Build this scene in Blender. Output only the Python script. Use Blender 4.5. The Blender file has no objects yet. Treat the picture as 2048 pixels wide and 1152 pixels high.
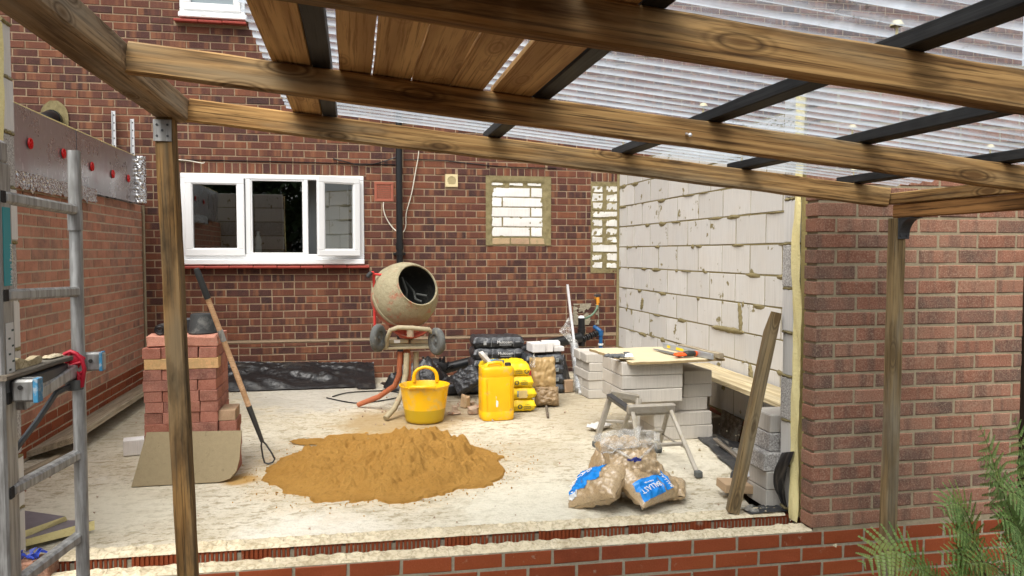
import bpy, bmesh, math, random
from mathutils import Vector, Matrix, Euler, noise
random.seed(7)
R = math.radians
scene = bpy.context.scene
col = scene.collection

# ---------------------------------------------------------------- camera
cam = bpy.data.cameras.new('camera')
camo = bpy.data.objects.new('camera', cam); col.objects.link(camo)
cam.sensor_width = 36.0
cam.lens = 36.0 * 1558.0 / 2048.0
cam.clip_start = 0.05; cam.clip_end = 800
camo.location = (0, 0, 1.33)
camo.rotation_euler = (R(90) - math.atan(71 / 1558.0), 0, -R(11.5))
scene.camera = camo

# ---------------------------------------------------------------- light
SUN_EL, SUN_AZ = 58.0, 215.0          # elevation, compass direction the light comes from (0 = +Y, clockwise)
world = bpy.data.worlds.new('World'); scene.world = world
world.use_nodes = True
wn = world.node_tree; wn.nodes.clear()
sky = wn.nodes.new('ShaderNodeTexSky'); sky.sky_type = 'NISHITA'; sky.sun_disc = False
sky.sun_elevation = R(SUN_EL); sky.sun_rotation = R(SUN_AZ)
sky.air_density = 1.0; sky.dust_density = 6.0; sky.ozone_density = 0.6
hs = wn.nodes.new('ShaderNodeHueSaturation'); hs.inputs['Saturation'].default_value = 0.18
bg = wn.nodes.new('ShaderNodeBackground'); bg.inputs['Strength'].default_value = 0.15
wo = wn.nodes.new('ShaderNodeOutputWorld')
wn.links.new(sky.outputs[0], hs.inputs['Color']); wn.links.new(hs.outputs[0], bg.inputs['Color']); wn.links.new(bg.outputs[0], wo.inputs['Surface'])
sl = bpy.data.lights.new('sun', 'SUN'); sl.energy = 1.25; sl.angle = R(45); sl.color = (1.0, 0.95, 0.86)
so = bpy.data.objects.new('sun', sl); col.objects.link(so)
sd = Vector((math.sin(R(SUN_AZ)) * math.cos(R(SUN_EL)), math.cos(R(SUN_AZ)) * math.cos(R(SUN_EL)), math.sin(R(SUN_EL))))
so.rotation_euler = sd.to_track_quat('Z', 'Y').to_euler(); so.location = sd * 30
vs = scene.view_settings
vs.view_transform = 'Standard'; vs.look = 'None'; vs.gamma = 1.0; vs.use_curve_mapping = False
vs.exposure = 0.68
scene.cycles.max_bounces = 10; scene.cycles.transparent_max_bounces = 24
scene.cycles.caustics_reflective = False; scene.cycles.caustics_refractive = False

# ---------------------------------------------------------------- node helpers
class NT:
    def __init__(self, name):
        self.m = bpy.data.materials.new(name); self.m.use_nodes = True
        self.t = self.m.node_tree; self.t.nodes.clear()
        self.out = self.t.nodes.new('ShaderNodeOutputMaterial')
        self.tc = self.t.nodes.new('ShaderNodeTexCoord')
    def n(self, k): return self.t.nodes.new('ShaderNode' + k)
    def l(self, a, b): self.t.links.new(a, b)
    def put(self, sock, v):
        if hasattr(v, 'default_value') and hasattr(v, 'is_output'): self.l(v, sock)
        elif isinstance(v, (tuple, list)) and sock.type == 'RGBA' and len(v) == 3: sock.default_value = (*v, 1)
        else: sock.default_value = v
    def obj(self, off=None, scale=(1, 1, 1), rot=(0, 0, 0), src='Object'):
        mp = self.n('Mapping'); mp.inputs['Scale'].default_value = scale; mp.inputs['Rotation'].default_value = rot
        self.l(self.tc.outputs[src], mp.inputs['Vector'])
        if off is not None:
            c = self.n('CombineXYZ'); 
            for i in range(3): self.l(off, c.inputs[i])
            self.l(c.outputs[0], mp.inputs['Location'])
        return mp.outputs[0]
    def noise(self, vec, scale, detail=4, rough=.55, dist=0):
        x = self.n('TexNoise'); x.inputs['Scale'].default_value = scale; x.inputs['Detail'].default_value = detail
        x.inputs['Roughness'].default_value = rough; x.inputs['Distortion'].default_value = dist
        self.l(vec, x.inputs['Vector']); return x.outputs['Fac']
    def vor(self, vec, scale, feat='F1', out='Distance'):
        x = self.n('TexVoronoi'); x.feature = feat; x.inputs['Scale'].default_value = scale
        self.l(vec, x.inputs['Vector']); return x.outputs[out]
    def wave(self, vec, scale, dist=0, detail=2, dscale=1, d='X', typ='BANDS'):
        x = self.n('TexWave'); x.wave_type = typ
        if typ == 'BANDS': x.bands_direction = d
        else: x.rings_direction = d
        x.inputs['Scale'].default_value = scale; x.inputs['Distortion'].default_value = dist
        x.inputs['Detail'].default_value = detail; x.inputs['Detail Scale'].default_value = dscale
        self.l(vec, x.inputs['Vector']); return x.outputs['Fac']
    def ramp(self, fac, stops, const=False):
        x = self.n('ValToRGB'); cr = x.color_ramp
        if const: cr.interpolation = 'CONSTANT'
        while len(cr.elements) < len(stops): cr.elements.new(0.5)
        for e, (p, c) in zip(cr.elements, stops):
            e.position = p
            e.color = (c, c, c, 1) if isinstance(c, (int, float)) else (*c, 1)
        self.put(x.inputs[0], fac); return x.outputs[0]
    def mix(self, fac, a, b, mode='MIX'):
        x = self.n('Mix'); x.data_type = 'RGBA'; x.blend_type = mode
        self.put(x.inputs[0], fac); self.put(x.inputs[6], a); self.put(x.inputs[7], b); return x.outputs[2]
    def math(self, op, a, b=0.0, c=0.0):
        x = self.n('Math'); x.operation = op
        self.put(x.inputs[0], a); self.put(x.inputs[1], b); self.put(x.inputs[2], c); return x.outputs[0]
    def sep(self, vec):
        x = self.n('SeparateXYZ'); self.l(vec, x.inputs[0]); return x.outputs
    def rnd(self):
        oi = self.n('ObjectInfo'); g = self.n('NewGeometry')
        s = self.math('ADD', oi.outputs['Random'], g.outputs['Random Per Island'])
        return self.math('FRACT', s)
    def bump(self, h, strength=.4, dist=.004, prev=None):
        x = self.n('Bump'); x.inputs['Strength'].default_value = strength; x.inputs['Distance'].default_value = dist
        self.l(h, x.inputs['Height'])
        if prev is not None: self.l(prev, x.inputs['Normal'])
        return x.outputs[0]
    def pr(self, col, rough=.8, normal=None, metal=0.0, spec=.4, **kw):
        p = self.n('BsdfPrincipled')
        self.put(p.inputs['Base Color'], col); self.put(p.inputs['Roughness'], rough); self.put(p.inputs['Metallic'], metal)
        p.inputs['Specular IOR Level'].default_value = spec
        for k, v in kw.items(): self.put(p.inputs[k.replace('_', ' ')], v)
        if normal is not None: self.l(normal, p.inputs['Normal'])
        self.l(p.outputs[0], self.out.inputs['Surface']); self.p = p
        return self.m

def sc(c, f): return tuple(min(1, x * f) for x in c)

def m_brick(name, cols, speck=.25, light=(.45, .32, .25), rough=.85, mort=None, mortamt=.62, band=None):
    k = NT(name); r = k.rnd(); r100 = k.math('MULTIPLY', r, 37.0)
    v = k.obj(r100)
    base = k.ramp(k.math('FRACT', k.math('MULTIPLY', r, 7.31)), [(i / len(cols), c) for i, c in enumerate(cols)], True)
    n1 = k.noise(v, 9, 5, .6); n2 = k.noise(v, 140, 3, .7)
    c = k.mix(k.ramp(n1, [(.35, 0), (.75, .75)]), base, sc(cols[len(cols) // 2], 1.5))
    if band:   # a kiln-flash band across some of the bricks
        bx = k.noise(k.obj(r100, (14, .5, .5)), 1.0, 2, .5)
        c = k.mix(k.ramp(bx, [(.52, 0), (.66, .7)]), c, band)
    c = k.mix(k.ramp(n2, [(.5, 0), (.72, speck)]), c, light)
    c = k.mix(k.ramp(n2, [(.28, speck), (.45, 0)]), c, sc(cols[0], .35))
    if mort:
        n3 = k.noise(v, 16, 5, .65)
        c = k.mix(k.ramp(n3, [(mortamt, 0), (mortamt + .09, .8)]), c, mort)
    b = k.bump(n2, .5, .0035, k.bump(n1, .35, .004))
    return k.pr(c, rough, b, spec=.25)

def m_mortar(name, c, var=.35, scale=60):
    k = NT(name); v = k.obj()
    n1 = k.noise(v, 5, 4); n2 = k.noise(v, scale, 4, .7)
    cc = k.mix(n1, sc(c, 1 - var), sc(c, 1.2)); cc = k.mix(k.ramp(n2, [(.35, .5), (.6, 0)]), cc, sc(c, .6))
    return k.pr(cc, .95, k.bump(n2, .6, .006), spec=.15)

def m_block(name, ax=1, groove=130.0, edge=True, smear=.5, c=(.66, .64, .60)):
    """aerated concrete block: combed face, mortar smeared in from its edges (Generated axes ax and Z)."""
    k = NT(name); r = k.rnd(); r100 = k.math('MULTIPLY', r, 51.0); v = k.obj(r100)
    n1 = k.noise(v, 5, 4); n2 = k.noise(v, 90, 4, .7)
    st = [220, 220, 3.0]; st[2] = 4.0
    g = k.noise(k.obj(r100, tuple(st)), 1.0, 2, .5)
    base = k.mix(r, sc(c, .92), sc(c, 1.08)); base = k.mix(k.ramp(n1, [(.4, 0), (.7, .35)]), base, (.60, .55, .48))
    base = k.mix(k.ramp(g, [(.3, .3), (.55, 0)]), base, sc(c, .55))
    pits = k.noise(k.obj(r100, (30, 30, 14)), 1.0, 3, .6)
    base = k.mix(k.ramp(pits, [(.74, 0), (.78, .75)]), base, (.17, .15, .10))
    col_ = base
    if edge:
        gs = k.sep(k.tc.outputs['Generated'])
        def ed(s, w): return k.math('MULTIPLY', k.math('SUBTRACT', .5, k.math('ABSOLUTE', k.math('SUBTRACT', s, .5))), w)
        e = k.math('MINIMUM', ed(gs[ax], .44), ed(gs[2], .215))
        n3 = k.noise(v, 7, 5, .62)
        s = k.math('SUBTRACT', k.math('MULTIPLY', k.math('SUBTRACT', n3, .665 - .1 * smear), .34), e)
        s = k.math('ADD', s, .002)
        mc = k.mix(k.noise(v, 24, 4), (.15, .125, .055), (.36, .31, .17))
        col_ = k.mix(k.ramp(s, [(.0, 0), (.006, 1)]), base, mc)
    b = k.bump(g, .45, .004, k.bump(n2, .25, .003))
    return k.pr(col_, .95, b, spec=.15)

def mixk(a, b): return tuple(.62 * x + .38 * y for x, y in zip(a, b))
def m_wood(name, c1, c2, dark, ring=1.0, stain=.5, grey=None, rough=.85, scale=1.0, knots=True):
    """timber with its length on local X"""
    k = NT(name); oi = k.n('ObjectInfo').outputs['Random']; off = k.math('MULTIPLY', oi, 23.0)
    v = k.obj(off, (.9 * scale, 10 * scale, 10 * scale))
    kn = k.noise(k.obj(off, (1.6, 5, 5)), 1.0, 1)
    w0 = k.wave(v, 1.5 * ring, 6.5, 3, .7, 'Z')
    nz = k.noise(k.obj(off, (.42 * scale, 6.5 * scale, 6.5 * scale)), 1.0, 1.5, .4)
    w1 = k.math('MULTIPLY_ADD', k.math('SINE', k.math('MULTIPLY', nz, 78.0 * ring)), .5, .5)
    w = k.math('ADD', k.math('MULTIPLY', w0, .45), k.math('MULTIPLY', k.ramp(w1, [(.25, 0), (.6, 1)]), .55))
    fine = k.noise(k.obj(off, (3, 130, 130)), 1.0, 4, .65)
    c = k.mix(k.math('MULTIPLY_ADD', w, .75, .12), sc(c1, .9), sc(c2, 1.1))
    c = k.mix(k.ramp(w1, [(.0, .28), (.2, 0)]), c, dark)
    c = k.mix(k.ramp(fine, [(.36, .85), (.50, 0)]), c, dark)
    if grey is not None:
        gn = k.noise(k.obj(off, (1.3, 9, 9)), 1.0, 4, .6)
        c = k.mix(k.ramp(gn, [(.45, 0), (.68, .85)]), c, k.mix(fine, sc(grey, .6), grey))
    sn = k.noise(k.obj(off, (2.2, 7, 16)), 1.0, 5, .65)
    c = k.mix(k.ramp(sn, [(.50, 0), (.70, stain)]), c, dark)
    if knots:
        x = k.n('TexVoronoi'); x.inputs['Scale'].default_value = 1.0
        k.l(k.obj(off, (3.4, 11, 11)), x.inputs['Vector']); d = x.outputs['Distance']
        c = k.mix(k.ramp(d, [(.10, .95), (.17, 0)]), c, mixk(dark, c1))
        c = k.mix(k.ramp(d, [(.15, 0), (.19, .8), (.24, 0), (.28, .35), (.32, 0)]), c, dark)
    b = k.bump(fine, .35, .003, k.bump(w, .15, .002))
    return k.pr(c, rough, b, spec=.15)

def m_plain(name, c, rough=.6, metal=0.0, var=.2, nscale=12, bump=.1, dirt=None, dirtamt=.62, spec=.4, fine=90, **kw):
    k = NT(name); v = k.obj(); n1 = k.noise(v, nscale, 5, .6); n2 = k.noise(v, fine, 3, .6)
    cc = k.mix(n1, sc(c, 1 - var), sc(c, 1 + var))
    rr = rough
    if dirt is not None:
        f = k.ramp(k.noise(v, nscale * .7, 6, .68), [(dirtamt, 0), (dirtamt + .1, .85)])
        cc = k.mix(f, cc, dirt)
    return k.pr(cc, rr, k.bump(n2, bump, .003), metal, spec, **kw)

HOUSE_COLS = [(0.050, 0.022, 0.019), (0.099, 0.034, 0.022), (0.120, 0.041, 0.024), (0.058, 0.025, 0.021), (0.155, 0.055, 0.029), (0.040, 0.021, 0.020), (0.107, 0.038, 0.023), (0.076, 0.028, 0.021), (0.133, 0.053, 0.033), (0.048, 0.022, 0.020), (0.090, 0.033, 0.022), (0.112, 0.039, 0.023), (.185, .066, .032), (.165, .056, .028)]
MAT = {}
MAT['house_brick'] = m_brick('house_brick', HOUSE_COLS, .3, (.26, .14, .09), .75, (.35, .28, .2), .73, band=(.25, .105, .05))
MAT['ext_brick'] = m_brick('extension_brick', [(.32, .15, .10), (.39, .175, .115), (.23, .13, .10), (.43, .205, .135), (.33, .17, .115), (.26, .15, .11), (.39, .165, .105)], .4, (.48, .30, .21), .85)
MAT['pier_brick'] = m_brick('pier_brick', [(.215, .110, .072), (.24, .126, .083), (.125, .080, .062), (.28, .155, .105), (.225, .098, .062), (.155, .094, .07), (.265, .142, .094), (.21, .094, .06)], .65, (.44, .33, .23), .9, band=(.12, .072, .055))
MAT['eng_brick'] = m_brick('engineering_brick', [(.235, .056, .020), (.275, .066, .022), (.195, .045, .018), (.255, .060, .021)], .15, (.36, .15, .07), .45, (.36, .28, .2), .64)
MAT['red_brick'] = m_brick('red_brick', [(.27, .095, .062), (.31, .12, .085), (.18, .078, .060), (.34, .145, .105), (.27, .11, .075), (.22, .09, .065)], .45, (.46, .30, .22), .85, (.5, .42, .32), .7)
MAT['chipped_brick'] = m_brick('chipped_brick', [(.46, .20, .14), (.50, .24, .17)], .4, (.62, .42, .34), .9, (.55, .45, .35), .6)
MAT['worn_brick'] = m_brick('worn_brick', [(.50, .33, .14), (.52, .27, .14)], .4, (.65, .5, .3), .9, (.45, .30, .14), .5)
MAT['buff_brick'] = m_brick('buff_brick', [(.42, .30, .17), (.36, .24, .15)], .3, (.5, .42, .3), .9, (.3, .25, .14), .55)
MAT['mortar'] = m_mortar('house_mortar', (.36, .265, .175))
MAT['mortar_buff'] = m_mortar('buff_mortar', (.37, .31, .205))
MAT['mortar_left'] = m_mortar('tan_mortar', (.58, .49, .36))
MAT['mortar_grey'] = m_mortar('grey_mortar', (.36, .32, .235))
MAT['mortar_olive'] = m_mortar('olive_mortar', (.27, .225, .115), .4, 40)
k = NT('bed_mortar'); v = k.obj(); n1 = k.noise(v, 9, 5, .6); n2 = k.noise(v, 55, 4, .7)
cc = k.mix(n1, (.50, .42, .28), (.74, .66, .49)); cc = k.mix(k.ramp(n2, [(.36, .6), (.52, 0)]), cc, (.30, .24, .14)); cc = k.mix(k.ramp(k.noise(v, 4, 6, .7), [(.52, 0), (.66, .6)]), cc, (.38, .30, .18))
rx = k.obj(None, (13.33, 13.33, 0)); vd = k.vor(rx, 1.0); cc = k.mix(k.ramp(vd, [(.36, 0), (.42, .5), (.48, 0)]), cc, (.27, .21, .12))
k.pr(cc, .95, k.bump(n2, .7, .006), spec=.15); MAT['mortar_bed'] = k.m
MAT['block'] = m_block('aerated_block', smear=.42, c=(.62, .605, .575))
MAT['block_loose'] = m_block('loose_block', ax=0, smear=0, edge=False, c=(.50, .47, .42))
MAT['block_clean'] = m_block('clean_block', ax=0, smear=0, edge=False, c=(.72, .70, .68))
MAT['block_white'] = m_block('white_block', ax=0, smear=.9, c=(.80, .79, .76))
MAT['block_patch'] = m_block('patched_block', ax=0, smear=2.2, c=(.70, .69, .65))
k = NT('rough_block'); v = k.obj(k.math('MULTIPLY', k.rnd(), 9.0)); n2 = k.noise(v, 110, 4, .8); n1 = k.noise(v, 12, 3)
cc = k.mix(k.ramp(n2, [(.42, 1), (.60, 0)]), (.66, .64, .61), (.30, .28, .26)); k.pr(cc, .95, k.bump(n2, .9, .008), spec=.1); MAT['block_rough'] = k.m
k = NT('yellow_foam'); v = k.obj(); n2 = k.noise(v, 75, 4, .75); n1 = k.noise(v, 7, 4)
cc = k.mix(n1, (.80, .68, .30), (.92, .83, .46)); cc = k.mix(k.ramp(n2, [(.3, .45), (.45, 0)]), cc, (.58, .46, .18)); k.pr(cc, .95, k.bump(n2, .7, .012), spec=.1); MAT['foam'] = k.m

# foil face of the insulation board
k = NT('foil_face'); v = k.obj(); n1 = k.noise(k.obj(None, (1, 1.2, 14)), 2, 5, .6); n2 = k.noise(k.obj(None, (1, 26, 2)), 1.0, 4, .65)
n3 = k.noise(v, 3, 5, .6)
n4 = k.noise(k.obj(None, (3, 40, 9), (.5, 0, 0)), 1.0, 5, .7)
cc = k.mix(n3, (.34, .325, .335), (.46, .445, .455)); cc = k.mix(k.ramp(n4, [(.60, 0), (.66, .7)]), cc, (.80, .79, .80)); cc = k.mix(k.ramp(n3, [(.56, 0), (.7, .35)]), cc, (.34, .20, .23))
k.pr(cc, k.ramp(n3, [(.3, .20), (.7, .38)]), k.bump(n1, .12, .004), metal=.7); MAT['foil'] = k.m
k = NT('crumpled_foil'); v = k.obj(); n = k.vor(v, 34); n1 = k.noise(v, 50, 4)
k.pr((.62, .62, .62), .25, k.bump(n, 1.0, .02, k.bump(n1, .5, .01)), metal=.9); MAT['foil_crumple'] = k.m

MAT['beam'] = m_wood('weathered_beam', (.30, .155, .055), (.50, .30, .115), (.055, .028, .012), 1.0, .8, (.38, .29, .17))
MAT['beam_grey'] = m_wood('greyed_beam', (.28, .18, .09), (.42, .30, .17), (.08, .048, .025), 1.0, .6, (.40, .34, .25))
MAT['beam_brown'] = m_wood('brown_beam', (.28, .13, .042), (.42, .21, .075), (.06, .03, .012), .7, .5)
MAT['post'] = m_wood('post_timber', (.16, .085, .028), (.27, .155, .055), (.03, .02, .010), .9, .95, (.22, .165, .095))
MAT['post_light'] = m_wood('light_post_timber', (.20, .135, .06), (.31, .22, .11), (.08, .055, .03), .8, .5, (.27, .25, .2))
MAT['plank'] = m_wood('canopy_plank', (.56, .33, .13), (.68, .43, .18), (.30, .15, .05), .55, .2, None, .7, .7)
MAT['black_wood'] = m_wood('black_timber', (.014, .014, .014), (.024, .023, .022), (.006, .006, .006), 1.0, .4, (.05, .048, .045), .55, 1.0, False)
MAT['board_grey'] = m_wood('grey_board', (.30, .245, .165), (.40, .34, .24), (.16, .125, .08), .6, .5, (.42, .37, .29))
MAT['board_light'] = m_wood('pale_board', (.50, .41, .25), (.62, .53, .34), (.28, .21, .11), .6, .35, (.60, .52, .36), knots=False)
MAT['board_dark'] = m_wood('dark_board', (.13, .105, .075), (.2, .16, .12), (.05, .04, .03), .6, .5, (.28, .26, .22))
MAT['prop'] = m_wood('prop_timber', (.17, .11, .05), (.26, .18, .085), (.06, .04, .02), .7, .6, (.24, .20, .13))
MAT['ash'] = m_wood('ash_handle', (.58, .36, .20), (.68, .46, .28), (.4, .22, .11), .3, .3, None, .5, 1, False)

MAT['white_pvc'] = m_plain('white_upvc', (.82, .83, .83), .3, 0, .03, 6, .02, (.55, .52, .46), .74)
MAT['black_plastic'] = m_plain('black_plastic', (.014, .014, .015), .35, 0, .3, 14, .1, (.16, .14, .11), .66)
MAT['black_pipe'] = m_plain('black_pipe', (.011, .012, .013), .3, 0, .3, 10, .03)
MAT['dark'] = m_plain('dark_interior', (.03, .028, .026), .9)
k = NT('black_sheet'); v = k.obj(); n1 = k.noise(v, 16, 5, .6); n2 = k.noise(v, 60, 4)
cc = k.mix(k.ramp(k.noise(v, 6, 6, .7), [(.55, 0), (.75, .45)]), (.012, .012, .013), (.11, .10, .085)); k.pr(cc, .32, k.bump(n1, .5, .03, k.bump(n2, .2, .006)), spec=.5); MAT['sheet'] = k.m
k = NT('galvanised'); v = k.obj(); n1 = k.noise(v, 26, 4); n2 = k.vor(v, 60, 'F1', 'Color'); n3 = k.noise(k.obj(None, (60, 60, 5)), 1.0, 4, .65)
cc = k.mix(n1, (.34, .35, .35), (.56, .57, .56)); cc = k.mix(k.ramp(n3, [(.42, .7), (.6, 0)]), cc, (.20, .195, .18)); k.pr(cc, k.ramp(n1, [(.3, .38), (.7, .6)]), k.bump(n3, .15, .002), metal=.65); MAT['galv'] = k.m
MAT['galv_bright'] = m_plain('bright_galvanised', (.72, .73, .74), .35, .6, .1, 20, .05)
MAT['steel_dark'] = m_plain('dark_steel', (.07, .075, .08), .45, .5, .3, 20, .1)
MAT['alu_dirty'] = m_plain('mortar_splashed_aluminium', (.36, .33, .28), .6, .35, .3, 25, .4, (.34, .30, .22), .52)
MAT['tile_red'] = m_plain('red_tile', (.30, .045, .03), .6, 0, .25, 16, .2, (.42, .17, .10), .6)
MAT['terracotta'] = m_plain('terracotta', (.33, .10, .06), .75, 0, .15, 20, .2)
MAT['cream'] = m_plain('cream_plastic', (.66, .56, .32), .5, 0, .06)
MAT['white_cable'] = m_plain('white_cable', (.66, .62, .52), .5)
MAT['red_plastic'] = m_plain('red_plastic', (.42, .012, .03), .4, 0, .15, 30, .05, (.45, .2, .2), .68)
MAT['red_disc'] = m_plain('red_disc', (.62, .012, .012), .35, 0, .2)
MAT['teal'] = m_plain('teal_sticker', (.02, .36, .42), .45, 0, .1, 9, .02, (.1, .2, .3), .68)
MAT['blue_paint'] = m_plain('blue_tape', (.05, .24, .42), .6, 0, .25, 60, .1, (.4, .45, .48), .52)
MAT['white_label'] = m_plain('white_label', (.70, .71, .69), .6, 0, .08, 10, .02, (.10, .11, .12), .66)
MAT['white_print'] = m_plain('white_print', (.78, .78, .76), .6, 0, .05)
MAT['grey_print'] = m_plain('grey_print', (.36, .37, .37), .6, 0, .05)
MAT['dark_print'] = m_plain('dark_print', (.03, .06, .05), .6, 0, .05)
MAT['blue_print'] = m_plain('blue_print', (.01, .24, .70), .25, 0, .12, 16, .1)
MAT['navy_print'] = m_plain('navy_print', (.02, .03, .18), .4, 0, .1)
MAT['beige_print'] = m_plain('beige_print', (.62, .48, .20), .6, 0, .25, 60)
MAT['yellow_bag'] = m_plain('yellow_bag', (.85, .60, .01), .35, 0, .06, 18, .15, (.6, .38, .02), .68)
k = NT('black_bag'); v = k.obj(); n1 = k.noise(v, 22, 5, .6); n2 = k.noise(v, 60, 3)
cc = k.mix(k.ramp(n1, [(.45, 0), (.7, .6)]), (.022, .024, .028), (.10, .11, .125)); k.pr(cc, .3, k.bump(n1, .6, .02, k.bump(n2, .25, .006)), spec=.6); MAT['black_bag'] = k.m
k = NT('clear_bag_of_ballast'); v = k.obj(); n1 = k.noise(v, 10, 5, .6); n2 = k.noise(v, 130, 3, .7); n3 = k.noise(k.obj(None, (10, 24, 10)), 1.2, 4, .6)
cc = k.mix(n1, (.38, .26, .135), (.54, .40, .235)); cc = k.mix(k.ramp(n2, [(.35, .5), (.5, 0)]), cc, (.16, .10, .05)); cc = k.mix(k.ramp(n3, [(.58, 0), (.74, .35)]), cc, (.60, .50, .36))
k.pr(cc, .32, k.bump(n3, .6, .02, k.bump(n1, .3, .012)), spec=.5, Coat_Weight=.8, Coat_Roughness=.12); MAT['ballast_bag'] = k.m
MAT['tan_bag'] = m_plain('tan_sand_bag', (.40, .27, .12), .4, 0, .2, 14, .3, (.55, .42, .25), .66)
MAT['tan_bag_dark'] = m_plain('dark_sand_bag', (.27, .185, .10), .4, 0, .2, 14, .3, (.42, .32, .2), .66)
k = NT('clear_film'); tr = k.n('BsdfTransparent'); tr.inputs[0].default_value = (.93, .93, .92, 1)
gl = k.n('BsdfGlossy'); gl.inputs['Roughness'].default_value = .16; tl = k.n('BsdfDiffuse'); tl.inputs[0].default_value = (.75, .74, .70, 1)
v = k.obj(); n1 = k.noise(v, 26, 5, .6); bp = k.bump(n1, .8, .03); k.l(bp, gl.inputs['Normal'])
m1 = k.n('MixShader'); k.put(m1.inputs[0], k.ramp(n1, [(.42, .06), (.68, .45)])); k.l(tr.outputs[0], m1.inputs[1]); k.l(tl.outputs[0], m1.inputs[2])
lw = k.n('LayerWeight'); lw.inputs['Blend'].default_value = .5; m2 = k.n('MixShader'); k.put(m2.inputs[0], k.math('MULTIPLY_ADD', k.math('POWER', lw.outputs['Facing'], 4.0), .8, .05)); k.l(m1.outputs[0], m2.inputs[1]); k.l(gl.outputs[0], m2.inputs[2])
k.l(m2.outputs[0], k.out.inputs['Surface']); MAT['film'] = k.m

# window panes
def m_pane(name, tint, refl):
    k = NT(name); tr = k.n('BsdfTransparent'); tr.inputs[0].default_value = (*tint, 1)
    gl = k.n('BsdfGlossy'); gl.inputs['Roughness'].default_value = .01; gl.inputs[0].default_value = (.9, .95, .95, 1)
    fr = k.n('Fresnel'); fr.inputs['IOR'].default_value = 1.5
    f = k.math('ADD', k.math('MULTIPLY', fr.outputs[0], 1.2), refl)
    mx = k.n('MixShader'); k.put(mx.inputs[0], f); k.l(tr.outputs[0], mx.inputs[1]); k.l(gl.outputs[0], mx.inputs[2])
    k.l(mx.outputs[0], k.out.inputs['Surface']); return k.m
MAT['pane'] = m_pane('window_glass', (.75, .8, .78), .19)
k = NT('obscured_glass'); v = k.obj(); n1 = k.noise(v, 40, 3); k.pr((.24, .29, .31), .12, k.bump(n1, .15, .01), spec=.7); MAT['pane_upper'] = k.m

# clear corrugated roof sheet: milky film paints in sky glare, with random dirt
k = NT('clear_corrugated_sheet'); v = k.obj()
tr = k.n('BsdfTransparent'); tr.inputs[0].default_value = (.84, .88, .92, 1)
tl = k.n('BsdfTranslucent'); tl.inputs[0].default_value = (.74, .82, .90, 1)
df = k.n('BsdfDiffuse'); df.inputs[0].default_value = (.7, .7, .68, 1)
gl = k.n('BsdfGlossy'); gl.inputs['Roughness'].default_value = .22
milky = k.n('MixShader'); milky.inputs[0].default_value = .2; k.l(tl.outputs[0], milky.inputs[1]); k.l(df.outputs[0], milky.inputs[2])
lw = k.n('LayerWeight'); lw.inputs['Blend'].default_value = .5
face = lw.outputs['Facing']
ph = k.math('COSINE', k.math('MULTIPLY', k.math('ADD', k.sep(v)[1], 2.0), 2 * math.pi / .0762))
valley_glare = k.ramp(k.math('MULTIPLY_ADD', ph, -.5, .5), [(.36, .17), (.80, .54)])  # white sky bands painted into the corrugation valleys
valley_glare = k.math('MULTIPLY', valley_glare, k.ramp(k.noise(k.obj(None, (1.2, 9, 1)), 1.0, 4, .6), [(.3, .45), (.65, 1.25)]))
film = k.math('MAXIMUM', valley_glare, k.ramp(face, [(.30, .05), (.72, .12), (.86, .5), (.96, .9)]))  # painted glare also whitens the sheet at slanting views
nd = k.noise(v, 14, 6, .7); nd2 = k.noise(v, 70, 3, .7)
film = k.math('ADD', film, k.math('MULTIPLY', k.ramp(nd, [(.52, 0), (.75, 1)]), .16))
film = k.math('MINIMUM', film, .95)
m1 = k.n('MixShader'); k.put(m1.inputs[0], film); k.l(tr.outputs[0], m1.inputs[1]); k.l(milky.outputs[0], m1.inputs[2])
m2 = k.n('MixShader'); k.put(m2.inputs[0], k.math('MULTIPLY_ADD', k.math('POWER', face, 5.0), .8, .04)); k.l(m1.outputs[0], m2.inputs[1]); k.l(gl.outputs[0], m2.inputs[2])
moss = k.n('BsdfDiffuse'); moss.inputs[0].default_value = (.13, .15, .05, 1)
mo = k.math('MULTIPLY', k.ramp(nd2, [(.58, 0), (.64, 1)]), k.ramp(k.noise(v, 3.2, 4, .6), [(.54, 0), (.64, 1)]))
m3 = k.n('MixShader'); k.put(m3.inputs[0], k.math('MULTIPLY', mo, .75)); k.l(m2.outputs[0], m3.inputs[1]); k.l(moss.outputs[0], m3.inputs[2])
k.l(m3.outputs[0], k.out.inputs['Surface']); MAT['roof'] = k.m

# concrete slab
k = NT('concrete_slab'); v = k.obj(); n0 = k.noise(v, .9, 4); n1 = k.noise(v, 5, 6, .65); n2 = k.noise(v, 26, 5, .7); n3 = k.noise(v, 120, 3, .6)
cc = k.mix(k.ramp(n0, [(.35, 0), (.65, 1)]), (.57, .51, .385), (.68, .63, .51))
cc = k.mix(k.ramp(n1, [(.5, 0), (.72, .6)]), cc, (.40, .33, .20))
fl = k.noise(k.obj(None, (11, 17, 1), (0, 0, .3)), 1.0, 6, .68)
cc = k.mix(k.ramp(fl, [(.52, 0), (.60, .75)]), cc, (.33, .275, .17))
fl2 = k.noise(k.obj(None, (34, 52, 1), (0, 0, .25)), 1.0, 5, .7)
cc = k.mix(k.ramp(fl2, [(.56, 0), (.62, .7)]), cc, (.27, .225, .14)); cc = k.mix(k.ramp(fl2, [(.36, .45), (.44, 0)]), cc, (.76, .73, .64))
cc = k.mix(k.ramp(n2, [(.63, 0), (.69, .6)]), cc, (.26, .215, .14))
cc = k.mix(k.ramp(n1, [(.30, .6), (.40, 0)]), cc, (.68, .65, .57))
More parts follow.
